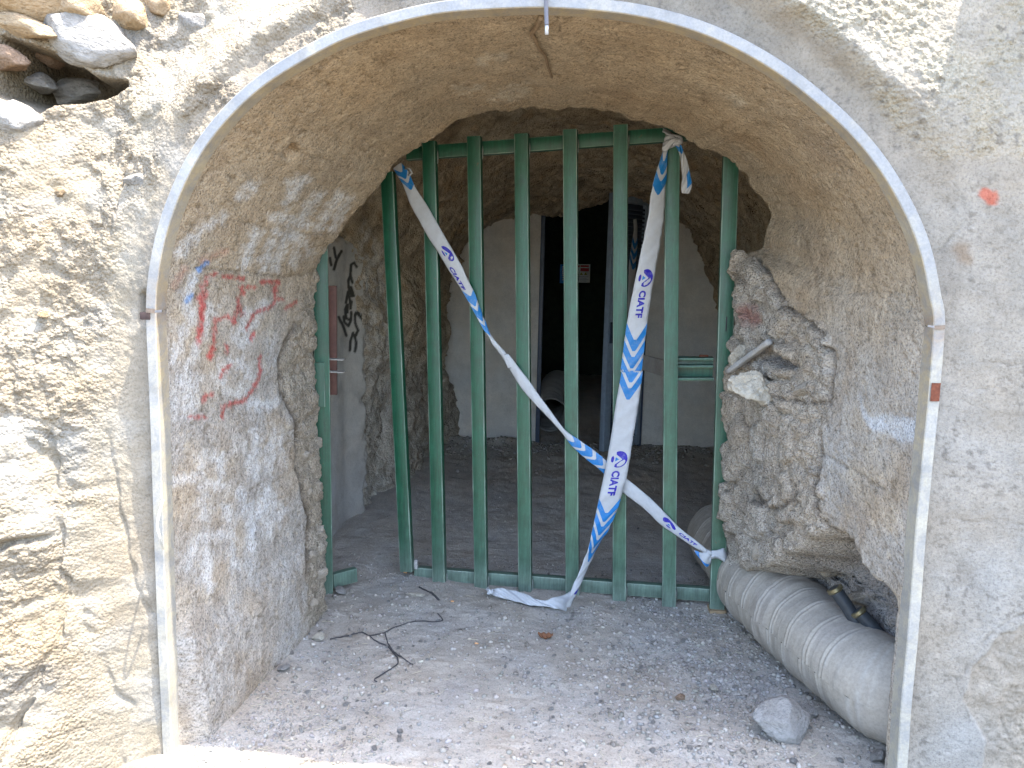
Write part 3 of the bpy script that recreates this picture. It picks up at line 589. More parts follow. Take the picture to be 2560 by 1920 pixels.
# ------------------------------------------------------------------ back wall with doorway
DX0, DX1 = onY((1160, 800), YB)[0], onY((1392, 800), YB)[0]
V = []; F = []
wx = [-1.6, DX0, DX1, 2.2]
bw = empty('back_wall', (0, YB, .1)); tag(bw, 'smooth grey plastered cross wall with a doorway at the back of the chamber', 'wall')
def wallpiece(x0, x1, nm, lab=None):
    n = 60; a = np.linspace(x0, x1, n); b = np.linspace(-.1, 3.0, 120); A_, B_ = np.meshgrid(a, b, indexing='ij'); G = np.stack([A_, np.full(A_.shape, YB), B_], -1)
    G[..., 1] += .01*fbm(G, 2, 3, off=161)
    c = np.zeros(G.shape)+np.array([.62, .59, .53]); c = mixc(c, sst(0, .5, fbm(G, 2.5, 4, off=162))*.4, (.53, .50, .44)); c = mixc(c, sst(.5, .1, B_)*.4, (.66, .64, .60))
    o = grid_obj(nm, G, M['inner_plaster'], None, c); adopt(o, bw)
    # jamb return
    return o
wallpiece(-1.6, DX0, 'wall_panel'); wallpiece(DX1, 2.2, 'wall_panel')
M['darkmetal'] = plain('dark_blue_steel', (.05, .07, .11), .45, 0, .5, .3, 30)
M['corr'] = rock_mat('corridor_wall', (.035, .05, .04), bump=((20, .5, .02), (80, .5, .006)), var=.4)
M['plaster_edge'] = rock_mat('plaster_edge', (.55, .50, .44), bump=((60, .3, .004), (200, .3, .002)), var=.16, speck=.12)
for x, sgn in ((DX0, -1), (DX1, 1)):
    V, F = box_mesh((x+sgn*.03, YB+.16, 1.4), (.06, .3, 2.9)); adopt(flat_shade(mesh_obj('reveal', V, F, M['plaster_edge'])), bw)
    V, F = box_mesh((x-sgn*.021, YB+.0, 1.25), (.038, .07, 2.4), .006); adopt(flat_shade(mesh_obj('door_frame', V, F, M['darkmetal'])), bw)
# passage beyond the doorway
V, F = box_mesh(((DX0+DX1)/2+.02, YB+.31+2.2, 1.3), (1.5, 4.4, 2.9)); F = [f[::-1] for f in F if not all(abs(V[i][1]-(YB+.31)) < .01 for i in f)]
corr = kind(mesh_obj('passage', V, F, M['corr'], smooth=False), 'structure')
# door leaf, ajar, on the right of the doorway
hinge = np.array([DX1-.04, YB-.05, 0]); DA = math.radians(47); dw = .50
dx = np.array([-math.cos(DA), -math.sin(DA), 0]); dn = np.array([math.sin(DA), -math.cos(DA), 0])*1.0
leaf = empty('metal_door', tuple(hinge+[0, 0, .12])); tag(leaf, 'dark blue louvred steel door standing ajar in the far doorway', 'door')
def dbox(nm, a0, a1, z0, z1, th_, mat, off=0.0, par=leaf):
    pc_ = hinge+dx*(a0+a1)/2+np.array([0, 0, (z0+z1)/2])+dn*off
    V, F = box_mesh((0, 0, 0), (a1-a0, th_, z1-z0), .003); R_ = np.stack([dx, dn, [0, 0, 1]], 1); V = [R_@q+pc_ for q in V]
    return adopt(flat_shade(mesh_obj(nm, V, F, mat)), leaf)
M['bluesteel'] = plain('blue_grey_paint', (.27, .34, .42), .4, 0, .5, .2, 25)
dbox('stile', .42, .50, .16, 2.35, .05, M['bluesteel']); dbox('stile', 0, .05, .16, 2.35, .05, M['bluesteel'])
for z0, z1 in ((.16, .24), (1.12, 1.24), (2.28, 2.35)): dbox('rail', .05, .42, z0, z1, .045, M['bluesteel'])
for z0, z1 in ((.24, 1.12), (1.24, 2.28)):
    for k in range(int((z1-z0)/.035)): dbox('slat', .05, .42, z0+.035*k+.008, z0+.035*k+.026, .02, M['darkmetal'])
dbox('back_plate', .05, .42, .24, 2.28, .004, M['darkmetal'], -.018); dbox('handle_plate', .43, .48, 1.1, 1.28, .012, M['darkmetal'], .03)
# notices at the far end of the passage
YS = YB+4.1
def emit_free(name, col, rough=.5): return plain(name, col, rough, 0, .3, .06, 30)
M['paper'] = emit_free('notice_white', (.86, .86, .82)); M['signred'] = emit_free('notice_red', (.55, .03, .04)); M['signblue'] = emit_free('notice_blue', (.05, .32, .80)); M['signyel'] = emit_free('notice_ochre', (.45, .42, .10)); M['ink'] = emit_free('print_ink', (.03, .03, .035))
def rect_on(nm, p0, p1, y, mat, par=None, th_=.006):
    a, b = onY(p0, y), onY(p1, y); cc_ = (a+b)/2; V, F = box_mesh(cc_, (abs(b[0]-a[0]), th_, abs(b[2]-a[2])), 0)
    o = mesh_obj(nm, V, F, mat, smooth=False)
    if par: adopt(o, par)
    return o
sg = rect_on('safety_notice', (1241, 570), (1274, 611), YS, M['paper'], None, .01); tag(sg, 'white safety notice with red headings deep in the dark passage', 'sign')
for a, b in (((1243, 573), (1252, 577)), ((1254, 573), (1272, 577)), ((1254, 579), (1272, 586))): rect_on('red_heading', a, b, YS-.008, M['signred'], sg)
for k in range(3):
    cxk = 1247+9*k; pts = [onY(p, YS-.008) for p in ((cxk-3.5, 594), (cxk+3.5, 594), (cxk, 588))]
    adopt(mesh_obj('warning_triangle', pts, [(0, 1, 2)], M['signyel'], smooth=False), sg)
for k in range(4): rect_on('text_line', (1243, 597+3.1*k), (1271-4*(k % 2), 598.2+3.1*k), YS-.008, M['ink'], sg)
ringv = [onY((1246.5+3.4*math.cos(a)*r_, 582+3.6*math.sin(a)*r_), YS-.009) for a in np.linspace(0, 6.283, 20, endpoint=False) for r_ in (1, .72)]
adopt(mesh_obj('prohibition_ring', ringv, [(2*i, 2*i+1, (2*i+3) % 40, (2*i+2) % 40) for i in range(20)], M['signred'], smooth=False), sg)
sb = rect_on('blue_notice', (1210, 571), (1222, 612), YS, M['signblue'], None, .01); tag(sb, 'narrow light blue notice beside the white one in the passage', 'sign')
for k in range(7): rect_on('letter_bar', (1214.5, 575+4.6*k), (1218, 577.6+4.6*k), YS-.008, M['paper'], sb)
# ------------------------------------------------------------------ green steel gate
def gate_mat():
    m, t, b = new_mat('green_paint'); co = t.nodes.new('ShaderNodeTexCoord').outputs['Object']
    at = t.nodes.new('ShaderNodeAttribute'); at.attribute_name = 'Col'
    mp = t.nodes.new('ShaderNodeMapping'); mp.inputs['Scale'].default_value = (1, 1, .07); t.links.new(co, mp.inputs['Vector'])
    n1 = noise(t, 14, 8, .7, co); n2 = noise(t, 180, 4, .7, co); ns = noise(t, 120, 5, .7, mp.outputs[0])
    r1 = ramp(t, n1.outputs[0], [(.3, .72), (.7, 1.25)]); c = mixn(t, 'MULTIPLY', 1.0, at.outputs['Color'], r1.outputs[0])
    rs = ramp(t, ns.outputs[0], [(.35, .72), (.65, 1.22)]); c = mixn(t, 'MULTIPLY', 1.0, c, rs.outputs[0])
    r2 = ramp(t, n2.outputs[0], [(.62, 0.0), (.72, .35)]); c = mixn(t, 'MIX', r2.outputs[0], c, (.20, .23, .19))
    n3 = noise(t, 55, 5, .8, co); r3 = ramp(t, n3.outputs[0], [(.70, 0.0), (.74, .8)]); c = mixn(t, 'MIX', r3.outputs[0], c, (.17, .19, .16))
    n5 = noise(t, 7, 7, .75, co); r5 = ramp(t, n5.outputs[0], [(.66, 0.0), (.70, .85)]); c = mixn(t, 'MIX', r5.outputs[0], c, (.12, .05, .025))
    t.links.new(c, b.inputs['Base Color']); rr = ramp(t, n1.outputs[0], [(.3, .36), (.7, .55)]); t.links.new(rr.outputs[0], b.inputs['Roughness'])
    b.inputs['Specular IOR Level'].default_value = .55
    bu = N(t, 'ShaderNodeBump'); bu.inputs['Strength'].default_value = .25; bu.inputs['Distance'].default_value = .002; t.links.new(n2.outputs[0], bu.inputs['Height']); t.links.new(bu.outputs[0], b.inputs['Normal'])
    return m
M['green'] = gate_mat()
GA = np.array([-.531, 1.573, 0]); GB = np.array([.91, 1.413, 0]); gx = (GB-GA)/np.linalg.norm(GB-GA); gn = np.array([gx[1], -gx[0], 0])   # gn faces the viewer
def onG(p, off=0.0): return onplane(p, GA+gn*off, gn)
def bar_color(V, sheen_fade):
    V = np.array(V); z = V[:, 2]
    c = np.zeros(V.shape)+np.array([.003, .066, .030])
    pale = np.array([.045, .12, .08]); c = c*(1-sheen_fade)+pale*sheen_fade  # paler green carries painted sky sheen as well as dust and fading
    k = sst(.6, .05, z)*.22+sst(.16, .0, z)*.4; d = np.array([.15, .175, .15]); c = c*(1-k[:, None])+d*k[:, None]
    k2 = sheen_fade*np.exp(-((z-.55)/.35)**2)*.45; c = c*(1-k2[:, None])+np.array([.15, .19, .11])*k2[:, None]
    idx = np.arange(len(V)) % 12; we = np.where(idx % 3 == 1, .95, 0.)*(.3+.7*sst(-.2, .3, fbm(V, 6, 2, off=3))); c = c*(1-we[:, None])+np.array([.30, .36, .29])*we[:, None]  # bevel edges lightened: edge wear and a painted highlight together
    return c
BARS = [((838, 372), (880, 1232)), ((928, 306), (950, 1258)), ((1025, 296), (1040, 1267)), ((1127, 290), (1135, 1276)), ((1232, 281), (1237, 1288)), ((1341, 271), (1338, 1297)), ((1453, 276), (1445, 1307)), ((1579, 330), (1548, 1319))]
SHEEN_FADE = [0, .06, .1, .16, .38, .34, .45, .38]  # per bar: sky reflection put into the paint colour, with dust and fading
gate = empty('barred_gate', tuple(onG((1235, 1290)))); tag(gate, 'green barred steel gate closing the tunnel, crossed by striped tape', 'gate')
bars = []
for i, ((a, b), fd) in enumerate(zip(BARS, SHEEN_FADE)):
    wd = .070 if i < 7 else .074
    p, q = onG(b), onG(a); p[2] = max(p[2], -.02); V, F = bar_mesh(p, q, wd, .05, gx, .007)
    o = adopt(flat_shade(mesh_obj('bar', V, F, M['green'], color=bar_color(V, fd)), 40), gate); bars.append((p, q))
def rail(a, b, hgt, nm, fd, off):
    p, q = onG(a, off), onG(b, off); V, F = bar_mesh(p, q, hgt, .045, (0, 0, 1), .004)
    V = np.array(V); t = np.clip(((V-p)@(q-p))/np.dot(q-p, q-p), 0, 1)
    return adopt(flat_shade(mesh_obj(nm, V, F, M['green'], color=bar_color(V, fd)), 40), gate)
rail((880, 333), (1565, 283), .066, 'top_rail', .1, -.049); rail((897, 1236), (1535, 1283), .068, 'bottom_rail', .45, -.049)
wm = plain('dusty_weld', (.20, .215, .19), .8, 0, .2, .3, 80)
for i, (p, q) in enumerate(bars[1:7]):
    for zz_, tz in ((onG((905+101*i, 1247+7.5*i), 0)[2], 0), (q[2]-.075, 1)):
        t_ = (zz_-p[2])/(q[2]-p[2]); cpt = p+(q-p)*t_-gn*.012+gx*.037
        V, F = tube([cpt+np.array([0, 0, d_]) for d_ in (-.033, -.02, -.006, .008, .02, .033)], [.002, .0042, .0034, .0046, .0036, .002], 7); adopt(mesh_obj('weld_bead', V, F, wm), gate)
# lock channel between the last bar and the right post, running on behind
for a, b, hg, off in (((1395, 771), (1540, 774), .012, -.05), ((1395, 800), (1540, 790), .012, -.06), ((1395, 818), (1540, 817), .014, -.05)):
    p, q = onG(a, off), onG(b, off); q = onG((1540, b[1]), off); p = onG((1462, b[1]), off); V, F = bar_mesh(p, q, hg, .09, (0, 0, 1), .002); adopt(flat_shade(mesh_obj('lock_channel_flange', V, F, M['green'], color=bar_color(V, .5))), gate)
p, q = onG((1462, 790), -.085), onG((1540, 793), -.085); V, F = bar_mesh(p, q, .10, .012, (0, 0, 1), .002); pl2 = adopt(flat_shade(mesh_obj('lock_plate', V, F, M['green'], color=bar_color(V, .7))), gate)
p = onG((1520, 772), -.07); V, F = box_mesh(p, (.045, .016, .028), .006); flat_shade(mesh_obj('rust_spot', V, F, M['rust'], None)); adopt(bpy.data.objects['rust_spot'], gate)
V, F = bar_mesh(onG((1452, 800), -.06), onplane((1390, 783), GA-gn*.55, gn), .085, .02, (0, 0, 1), .003); adopt(flat_shade(mesh_obj('latch_arm', V, F, M['plaster_plain'])), gate)
V, F = box_mesh(onG((1569, 700), .026), (.005, .004, .07), .001); adopt(mesh_obj('lock_slot', V, F, M['ink']), gate)
# foot block of the right post
V, F = box_mesh((bars[7][0][0], bars[7][0][1], -.01), (.085, .085, .05), .008); adopt(flat_shade(mesh_obj('foot_block', V, F, M['stone_tan'])), gate)
V, F = box_mesh(onG((893, 1218), -.03), (.05, .03, .05), .004); adopt(flat_shade(mesh_obj('corner_bracket', V, F, M['plaster_plain'])), gate)
# side leaf of the gate: post swung inward at the left wall
lp = onZ((703, 1284), 0.0); leaf2 = empty('side_gate_post', tuple(lp)); tag(leaf2, 'dark green steel post of the swung-in side leaf by the left wall', 'gate post')
pl0 = np.array([lp[0], 0, 0]); pside = np.array([.93, .36, 0])
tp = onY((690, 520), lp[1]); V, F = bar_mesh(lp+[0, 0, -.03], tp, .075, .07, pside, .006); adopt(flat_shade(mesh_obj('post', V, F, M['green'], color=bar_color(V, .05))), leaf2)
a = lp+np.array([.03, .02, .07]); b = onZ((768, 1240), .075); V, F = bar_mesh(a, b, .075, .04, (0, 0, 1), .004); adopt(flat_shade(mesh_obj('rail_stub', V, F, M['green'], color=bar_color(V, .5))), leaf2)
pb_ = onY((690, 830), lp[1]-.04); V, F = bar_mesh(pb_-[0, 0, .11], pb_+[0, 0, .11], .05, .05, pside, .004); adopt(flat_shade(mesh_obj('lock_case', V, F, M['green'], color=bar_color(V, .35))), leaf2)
for z in (776, 803):
    p = onY((727, z), lp[1]+.03); V, F = box_mesh(p, (.085, .05, .006), .001); adopt(flat_shade(mesh_obj('lock_tongue', V, F, M['plaster_plain'])), leaf2)
p0, p1 = onY((717, 852), 1.6), onY((716, 617), 1.6); V, F = bar_mesh(p0, p1, .055, .03, (1, .2, 0), .003); keep = flat_shade(mesh_obj('lock_strike', V, F, plain('red_brown_steel', (.13, .06, .045), .6, 0, .3, .3, 30))); tag(keep, 'reddish brown steel strike plate standing behind the side gate post', 'strike plate')
# ------------------------------------------------------------------ barrier tape
def tape_mat(name, col, rough=.42):
    m, t, b = new_mat(name); co = t.nodes.new('ShaderNodeTexCoord').outputs['Object']
    n = noise(t, 9, 4, .5, co); n2 = noise(t, 45, 4, .6, co)
    r = ramp(t, n2.outputs[0], [(.3, .93), (.7, 1.02)]); rgb = t.nodes.new('ShaderNodeRGB'); rgb.outputs[0].default_value = (*col, 1)
    t.links.new(mixn(t, 'MULTIPLY', 1.0, rgb.outputs[0], r.outputs[0]), b.inputs['Base Color']); b.inputs['Roughness'].default_value = rough; b.inputs['Specular IOR Level'].default_value = .45
    bu = N(t, 'ShaderNodeBump'); bu.inputs['Strength'].default_value = .35; bu.inputs['Distance'].default_value = .006; t.links.new(n.outputs[0], bu.inputs['Height']); t.links.new(bu.outputs[0], b.inputs['Normal'])
    n7 = noise(t, 30, 7, .75, co); r7 = ramp(t, n7.outputs[0], [(.5, 0.0), (.72, .35)]); src_ = b.inputs['Base Color'].links[0].from_socket
    c2 = mixn(t, 'MIX', r7.outputs[0], src_, (.42, .40, .36)); t.links.new(c2, b.inputs['Base Color'])
    tr = t.nodes.new('ShaderNodeBsdfTranslucent'); t.links.new(c2, tr.inputs['Color']); mx = t.nodes.new('ShaderNodeMixShader'); mx.inputs[0].default_value = .22
    t.links.new(b.outputs[0], mx.inputs[1]); t.links.new(tr.outputs[0], mx.inputs[2]); t.links.new(mx.outputs[0], t.nodes['Material Output'].inputs['Surface'])
    return m
M['tape'] = tape_mat('white_film', (.52, .53, .54)); M['tapeblue'] = tape_mat('light_blue_print', (.012, .20, .52)); M['tapeink'] = tape_mat('indigo_print', (.018, .010, .36))
class Ribbon:
    def __init__(s, rows, n=420, across=9, sag=.006, wr=.0015):
        L = np.array([r[0] for r in rows]); R = np.array([r[1] for r in rows])
        s.L = catmull(L, n); s.R = catmull(R, n); s.n = n; C = (s.L+s.R)/2
        pc = proj(C); s.len = np.concatenate([[0], np.cumsum(np.linalg.norm(np.diff(pc, axis=0), axis=1))]); s.pc = pc; s.sag = sag; s.wr = wr; s.across = across
        T = np.gradient(C, axis=0); T /= np.linalg.norm(T, axis=1)[:, None]+1e-9; W = s.R-s.L; Nn = np.cross(T, W); Nn /= np.linalg.norm(Nn, axis=1)[:, None]+1e-9
        Nn *= np.sign((Nn*(CAMP-C)).sum(1))[:, None]; s.N = Nn; s.wid = np.linalg.norm(W, axis=1)
    def at(s, sv, tv, off=0.0):
        sv = np.asarray(sv, float); tv = np.asarray(tv, float); i = np.interp(sv, s.len, np.arange(s.n)); k = np.clip(i.astype(int), 0, s.n-2); f = (i-k)[..., None]
        ip = lambda A: A[k]*(1-f)+A[k+1]*f
        L, R, Nn = ip(s.L), ip(s.R), ip(s.N); q = ((tv+1)/2)[..., None]; P = L*(1-q)+R*q
        wv = s.wr*np.sin(sv*.11+tv*2.2)+s.wr*.8*np.sin(sv*.031*7+tv*5)
        bend = s.sag*(1-tv**2)
        return P+Nn*(bend+wv+off)[..., None]
    def mesh(s, name, parent=None):
        a = np.linspace(0, s.len[-1], s.n); b = np.linspace(-1, 1, s.across); A_, B_ = np.meshgrid(a, b, indexing='ij')
        G = s.at(A_, B_); G = np.nan_to_num(G); o = grid_obj(name, G, M['tape'], parent)
        md = o.modifiers.new('thick', 'SOLIDIFY'); md.thickness = .0006; md.offset = 0
        return o
    def s_of(s, p): return s.len[np.argmin(np.hypot(s.pc[:, 0]-p[0], s.pc[:, 1]-p[1]))]
    def chevrons(s, parent, s0, count, period, blue, apex, t0=-1, t1=1, flip=1):
        for k in range(count):
            tv = np.linspace(t0, t1, 17); e = np.where(np.abs(tv) < .14, 0, (np.abs(tv)-.14)/.86)
            base = s0+k*period; top_ = base+apex*(1-e) if flip > 0 else base+apex*e
            A_ = top_[:, None]+np.linspace(0, blue, 8)[None]; B_ = np.repeat(tv[:, None], 8, 1)
            A_ = np.clip(A_, s.len[0], s.len[-1]); G = s.at(A_, B_, .0011)
            o = grid_obj('chevron', G, M['tapeblue'], parent)
    def patch(s, parent, nm, polys, mat, off=.0013):
        """polys: (V2, F): local coords (along, across) in (px, -1..1)"""
        V2, F_ = polys; V2 = np.array(V2); G = s.at(V2[:, 0], V2[:, 1], off); return mesh_obj(nm, G, F_, mat, parent, smooth=False)
    def logo(s, parent, s0, hl=15.5, ht=.66, tc=.0):
        # text frame: up = +across, reading direction = +along
        n = 44; outer = []; 
        def seg(a0, a1, m_):
            return [(math.cos(a), math.sin(a)) for a in np.linspace(a0, a1, m_)]
        # disc minus an inverted V: left lobe + right lobe joined over the apex
        arc_ = seg(math.radians(-27), math.radians(207), n); apex = (0, .40)
        lo, ro = (-.60, -.42), (.60, -.42)
        V2 = arc_+[apex]; F_ = []
        inner = [(ro[0]+(apex[0]-ro[0])*q, ro[1]+(apex[1]-ro[1])*q) for q in np.linspace(0, 1, n//2)]+[(apex[0]+(lo[0]-apex[0])*q, apex[1]+(lo[1]-apex[1])*q) for q in np.linspace(0, 1, n-n//2)]
        V2 = arc_+inner; F_ = [(i, i+1, n+i+1, n+i) for i in range(n-1)]
        mp = lambda V: [(s0+x*hl, tc+y*ht) for x, y in V]
        s.patch(parent, 'emblem_ring', (mp(V2), F_), M['tapeink'])
        s.patch(parent, 'emblem_triangle', (mp([(-.27, -.46), (.27, -.46), (0, .02)]), [(0, 1, 2)]), M['tapeblue'])
        lens = [(x, -.78+.16*math.sqrt(max(0, 1-(x/.42)**2))) for x in np.linspace(-.42, .42, 9)]+[(x, -.78-.2*math.sqrt(max(0, 1-(x/.42)**2))) for x in np.linspace(.42, -.42, 9)]
        s.patch(parent, 'emblem_foot', (mp(lens), [tuple(range(18))]), M['tapeink'])
    def text(s, parent, body, s0, length, ht=.36, tc=.0):
        cu = bpy.data.curves.new('lettering', 'FONT'); cu.body = body; cu.size = 1; cu.offset = .05; cu.resolution_u = 3; cu.space_character = 1.08
        ob = bpy.data.objects.new('lettering_tmp', cu); COL.objects.link(ob); bpy.context.view_layer.update()
        me = ob.evaluated_get(bpy.context.evaluated_depsgraph_get()).to_mesh()
        bm = bmesh.new(); bm.from_mesh(me); bmesh.ops.triangulate(bm, faces=bm.faces[:])
        bmesh.ops.subdivide_edges(bm, edges=bm.edges[:], cuts=2, use_grid_fill=True)
        V = np.array([v.co[:2] for v in bm.verts]); bm.verts.index_update(); F_ = [tuple(v.index for v in f.verts) for f in bm.faces]; bm.free()
        bpy.data.objects.remove(ob)
        mn, mx = V.min(0), V.max(0); V = (V-mn)/(mx-mn)
        return s.patch(parent, 'lettering', (np.stack([s0+V[:, 0]*length, tc+(V[:, 1]*2-1)*ht], 1), F_), M['tapeink'])
z4 = lambda x, y: Z(830, 250, 2.4578, (x, y))[0]
z5 = lambda x, y: Z(760, 850, 2.4578, (x, y))[0]
z6 = lambda x, y: Z(1180, 1330, 3.403, (x, y))[0]
z7 = lambda x, y: Z(1660, 850, 2.4578, (x, y))[0]
zk = lambda x, y: Z(1500, 300, 5.53, (x, y))[0]
T0 = .05
def rw(l, r, ol=T0, orr=None): return (onG(l, ol), onG(r, ol if orr is None else orr))
rowsA = [rw(zk(870, 395), zk(960, 380), .05), rw(zk(865, 440), zk(935, 430), .055), rw(zk(815, 600), zk(930, 600), .06, .05), rw(zk(765, 760), zk(920, 780), .075, .045), rw(zk(700, 1040), zk(900, 990), .085, .05), rw(z4(1945, 700), z4(2042, 700), .09, .055), rw(z4(1905, 900), z4(2015, 900), .10, .06), rw(z4(1868, 1080), z4(1982, 1080), .10, .07), rw(z4(1815, 1350), z4(1940, 1350), .10, .08), rw(z4(1775, 1650), z4(1905, 1650), .10, .08), rw(z5(1950, 200), z5(2080, 200), .10, .09), rw(z5(1915, 400), z5(2055, 400), .10, .09), rw(z5(1885, 600), z5(2022, 600), .09), rw(z5(1843, 830), z5(1985, 830), .09), rw(z5(1815, 960), z5(1950, 960), .10, .08), rw(z5(1797, 1050), z5(1922, 1050), .10, .075), rw(z5(1775, 1150), z5(1880, 1150), .11, .07), rw(z5(1752, 1260), z5(1812, 1260), .12, .06), rw(z5(1705, 1390), z5(1750, 1390), .12, .08), rw(z5(1640, 1540), z5(1682, 1540), .13, .11), rw(z5(1605, 1640), z5(1632, 1645), .16, .15)]
tapeA = Ribbon(rowsA, 460); oA = tapeA.mesh('barrier_tape'); tag(oA, 'steep white and blue barrier tape hanging from the gate top to the ground', 'barrier tape')
sA = lambda p: tapeA.s_of(p)
# steep tape: chevrons, emblem + letters, chevrons, emblem + letters, chevrons
tapeA.chevrons(oA, sA(zk(900, 430)), 2, 44, 30, 22)
tapeA.logo(oA, sA(z4(1915, 1095)), 19.5, .76, .04); tapeA.text(oA, 'CIATF', sA(z4(1898, 1168)), 60, .36, .02)
tapeA.chevrons(oA, sA(z4(1870, 1375))-4, 4, 37.5, 25, 36)
tapeA.logo(oA, sA(z5(1945, 735)), 18, .72, .08); tapeA.text(oA, 'CIATF', sA(z5(1915, 800)), 55, .36, .0)
tapeA.chevrons(oA, sA(z5(1880, 975))-2, 4, 31, 20, 32)
tapeA.patch(oA, 'emblem_corner', ([(tapeA.len[-1]-44, .0), (tapeA.len[-1]-30, .2), (tapeA.len[-1]-32, 1), (tapeA.len[-1]-44, 1)], [(0, 1, 2, 3)]), M['tapeink'])
# its trailing end on the ground
def tg(p, z): return onZ(p, z)
trail = [(z6(840, 500), z6(802, 676)), (z6(770, 535), z6(770, 665)), (z6(690, 562), z6(700, 648)), (z6(600, 582), z6(600, 632)), (z6(500, 548), z6(500, 622)), (z6(400, 508), z6(400, 600)), (z6(300, 487), z6(300, 572)), (z6(220, 478), z6(210, 548)), (z6(165, 488), z6(165, 530)), (z6(150, 500), z6(152, 522)), (z6(128, 465), z6(124, 500))]
zt_ = [.10, .075, .05, .035, .045, .05, .05, .05, .035, .04, .05]
rowsT = [(tg(a, z+.01), tg(b, max(.022, z-.045))) for (a, b), z in zip(trail, zt_)]
tapeT = Ribbon(rowsT, 140, 17, .0, .0045); oT = tapeT.mesh('trailing_end', oA)
def knot(nm, c, r, par, mat=None, seed=0, sq=(1, .8, .8)):
    P = np.array([[math.cos(a)*(1+.45*math.cos(3*a)), math.sin(a)*(1+.45*math.cos(3*a)), .6*math.sin(3*a)] for a in np.linspace(0, 6.2832, 60)])*r*.62
    P = P*np.array(sq); V, F = tube(P[:, [0, 2, 1]]+np.array(c), r*.45*(1+.25*np.sin(np.linspace(0, 30, 60)+seed)), 8); return mesh_obj(nm, V, F, mat or M['tape'], par)
knot('knot', tg(z6(150, 508), .045), .014, oA)
knot('knot', onG(zk(1000, 300), .055), .03, oA, seed=2, sq=(1.3, .8, .8))
# wrapped over the bar top and the short tail on its right
rowsW = [rw(zk(870, 110), zk(900, 180), .03), rw(zk(950, 150), zk(945, 240), .04), rw(zk(1010, 190), zk(960, 300), .055), rw(zk(1130, 235), zk(1010, 330), .06), rw(zk(1140, 300), zk(1040, 330), .055)]
Ribbon(rowsW, 60, 9, .012, .004).mesh('wrap', oA)
rowsW2 = [rw(zk(870, 310), zk(870, 440), .06), rw(zk(930, 280), zk(935, 420), .065), rw(zk(1010, 250), zk(1010, 340), .07), rw(zk(1090, 240), zk(1090, 310), .06)]
Ribbon(rowsW2, 50, 9, .012, .004).mesh('wrap', oA)
rowsK = [rw(zk(1015, 330), zk(1105, 310), .05), rw(zk(1070, 400), zk(1140, 390), .05), rw(zk(1110, 520), zk(1180, 490), .05), rw(zk(1125, 660), zk(1225, 640), .05), rw(zk(1135, 800), zk(1252, 780), .055), rw(zk(1125, 910), zk(1272, 890), .06), rw(zk(1130, 1010), zk(1240, 1020), .06)]
tK = Ribbon(rowsK, 80, 17, .0, .004); oK = tK.mesh('tail', oA)
tK.chevrons(oK, 2, 1, 20, 16, 8); tK.chevrons(oK, 62, 1, 30, 30, 10, .1, 1)
# diagonal tape
rowsB = [rw(z4(375, 420), z4(425, 385), .035), rw(z4(405, 470), z4(470, 440), .04), rw(z4(432, 515), z4(512, 535), .045), rw(z4(485, 650), z4(580, 640), .05), rw(z4(540, 750), z4(640, 745), .06), rw(z4(595, 850), z4(700, 850), .065), rw(z4(645, 925), z4(747, 930), .07), rw(z4(695, 1010), z4(792, 1010), .07), rw(z4(755, 1105), z4(833, 1100), .065), rw(z4(815, 1200), z4(880, 1195), .06, .05), rw(z4(870, 1300), z4(912, 1285), .06, .045), rw(z4(925, 1400), z4(950, 1380), .06, .04), rw(z4(958, 1450), z4(972, 1432), .055, .045), rw(z4(985, 1500), z4(1003, 1480), .05), rw(z4(1045, 1580), z4(1065, 1550), .05), rw(z4(1082, 1650), z4(1130, 1640), .05), rw(z5(1215, 90), z5(1255, 85), .05), rw(z5(1270, 190), z5(1325, 175), .05), rw(z5(1335, 295), z5(1390, 260), .05), rw(z5(1402, 375), z5(1445, 340), .05), rw(z5(1472, 448), z5(1505, 420), .05), rw(z5(1545, 525), z5(1562, 500), .05), rw(z5(1595, 585), z5(1615, 562), .045), rw(z5(1650, 655), z5(1700, 620), .045), rw(z5(1720, 720), z5(1785, 680), .045), rw(z5(1820, 800), z5(1870, 750), .045), rw(z5(1900, 880), z5(1930, 800), .04), rw(z5(1968, 945), z5(1985, 852), .045), rw(z5(2030, 990), z5(2062, 915), .045), rw(z5(2110, 1055), z5(2132, 975), .045), rw(z7(-20, 1135), z7(0, 1055), .045), rw(z7(60, 1190), z7(92, 1150), .045), rw(z7(140, 1245), z7(185, 1222), .045), rw(z7(215, 1290), z7(250, 1275), .045), rw(z7(272, 1325), z7(285, 1300), .04)]
tapeB = Ribbon(rowsB, 560, 9, .005, .001); oB = tapeB.mesh('barrier_tape'); tag(oB, 'twisted white and blue barrier tape running diagonally across the gate bars', 'barrier tape')
sB = lambda p: tapeB.s_of(p)
tapeB.chevrons(oB, 2, 2, 26, 17, 16)
tapeB.logo(oB, sB(z4(705, 945)), 19, .62, .12); tapeB.text(oB, 'CIATF', sB(z4(745, 1030)), 56, .30, -.45)
tapeB.chevrons(oB, sB(z4(840, 1165)), 3, 36, 25, 14); tapeB.chevrons(oB, sB(z5(1630, 600)), 4, 30, 20, 14)
tapeB.logo(oB, sB(z7(25, 1135)), 18, .62, .1); tapeB.text(oB, 'CIATF', sB(z7(90, 1185)), 46, .34, .0)
knot('knot', onG(z7(285, 1318), .045), .02, oB, seed=4)
rowsL = [rw(z7(285, 1345), z7(280, 1295), .045), rw(z7(330, 1345), z7(330, 1290), .045), rw(z7(372, 1362), z7(370, 1280), .04), rw(z7(385, 1350), z7(383, 1285), .0)]
oL = Ribbon(rowsL, 40, 9, .006, .003).mesh('wrap', oB)
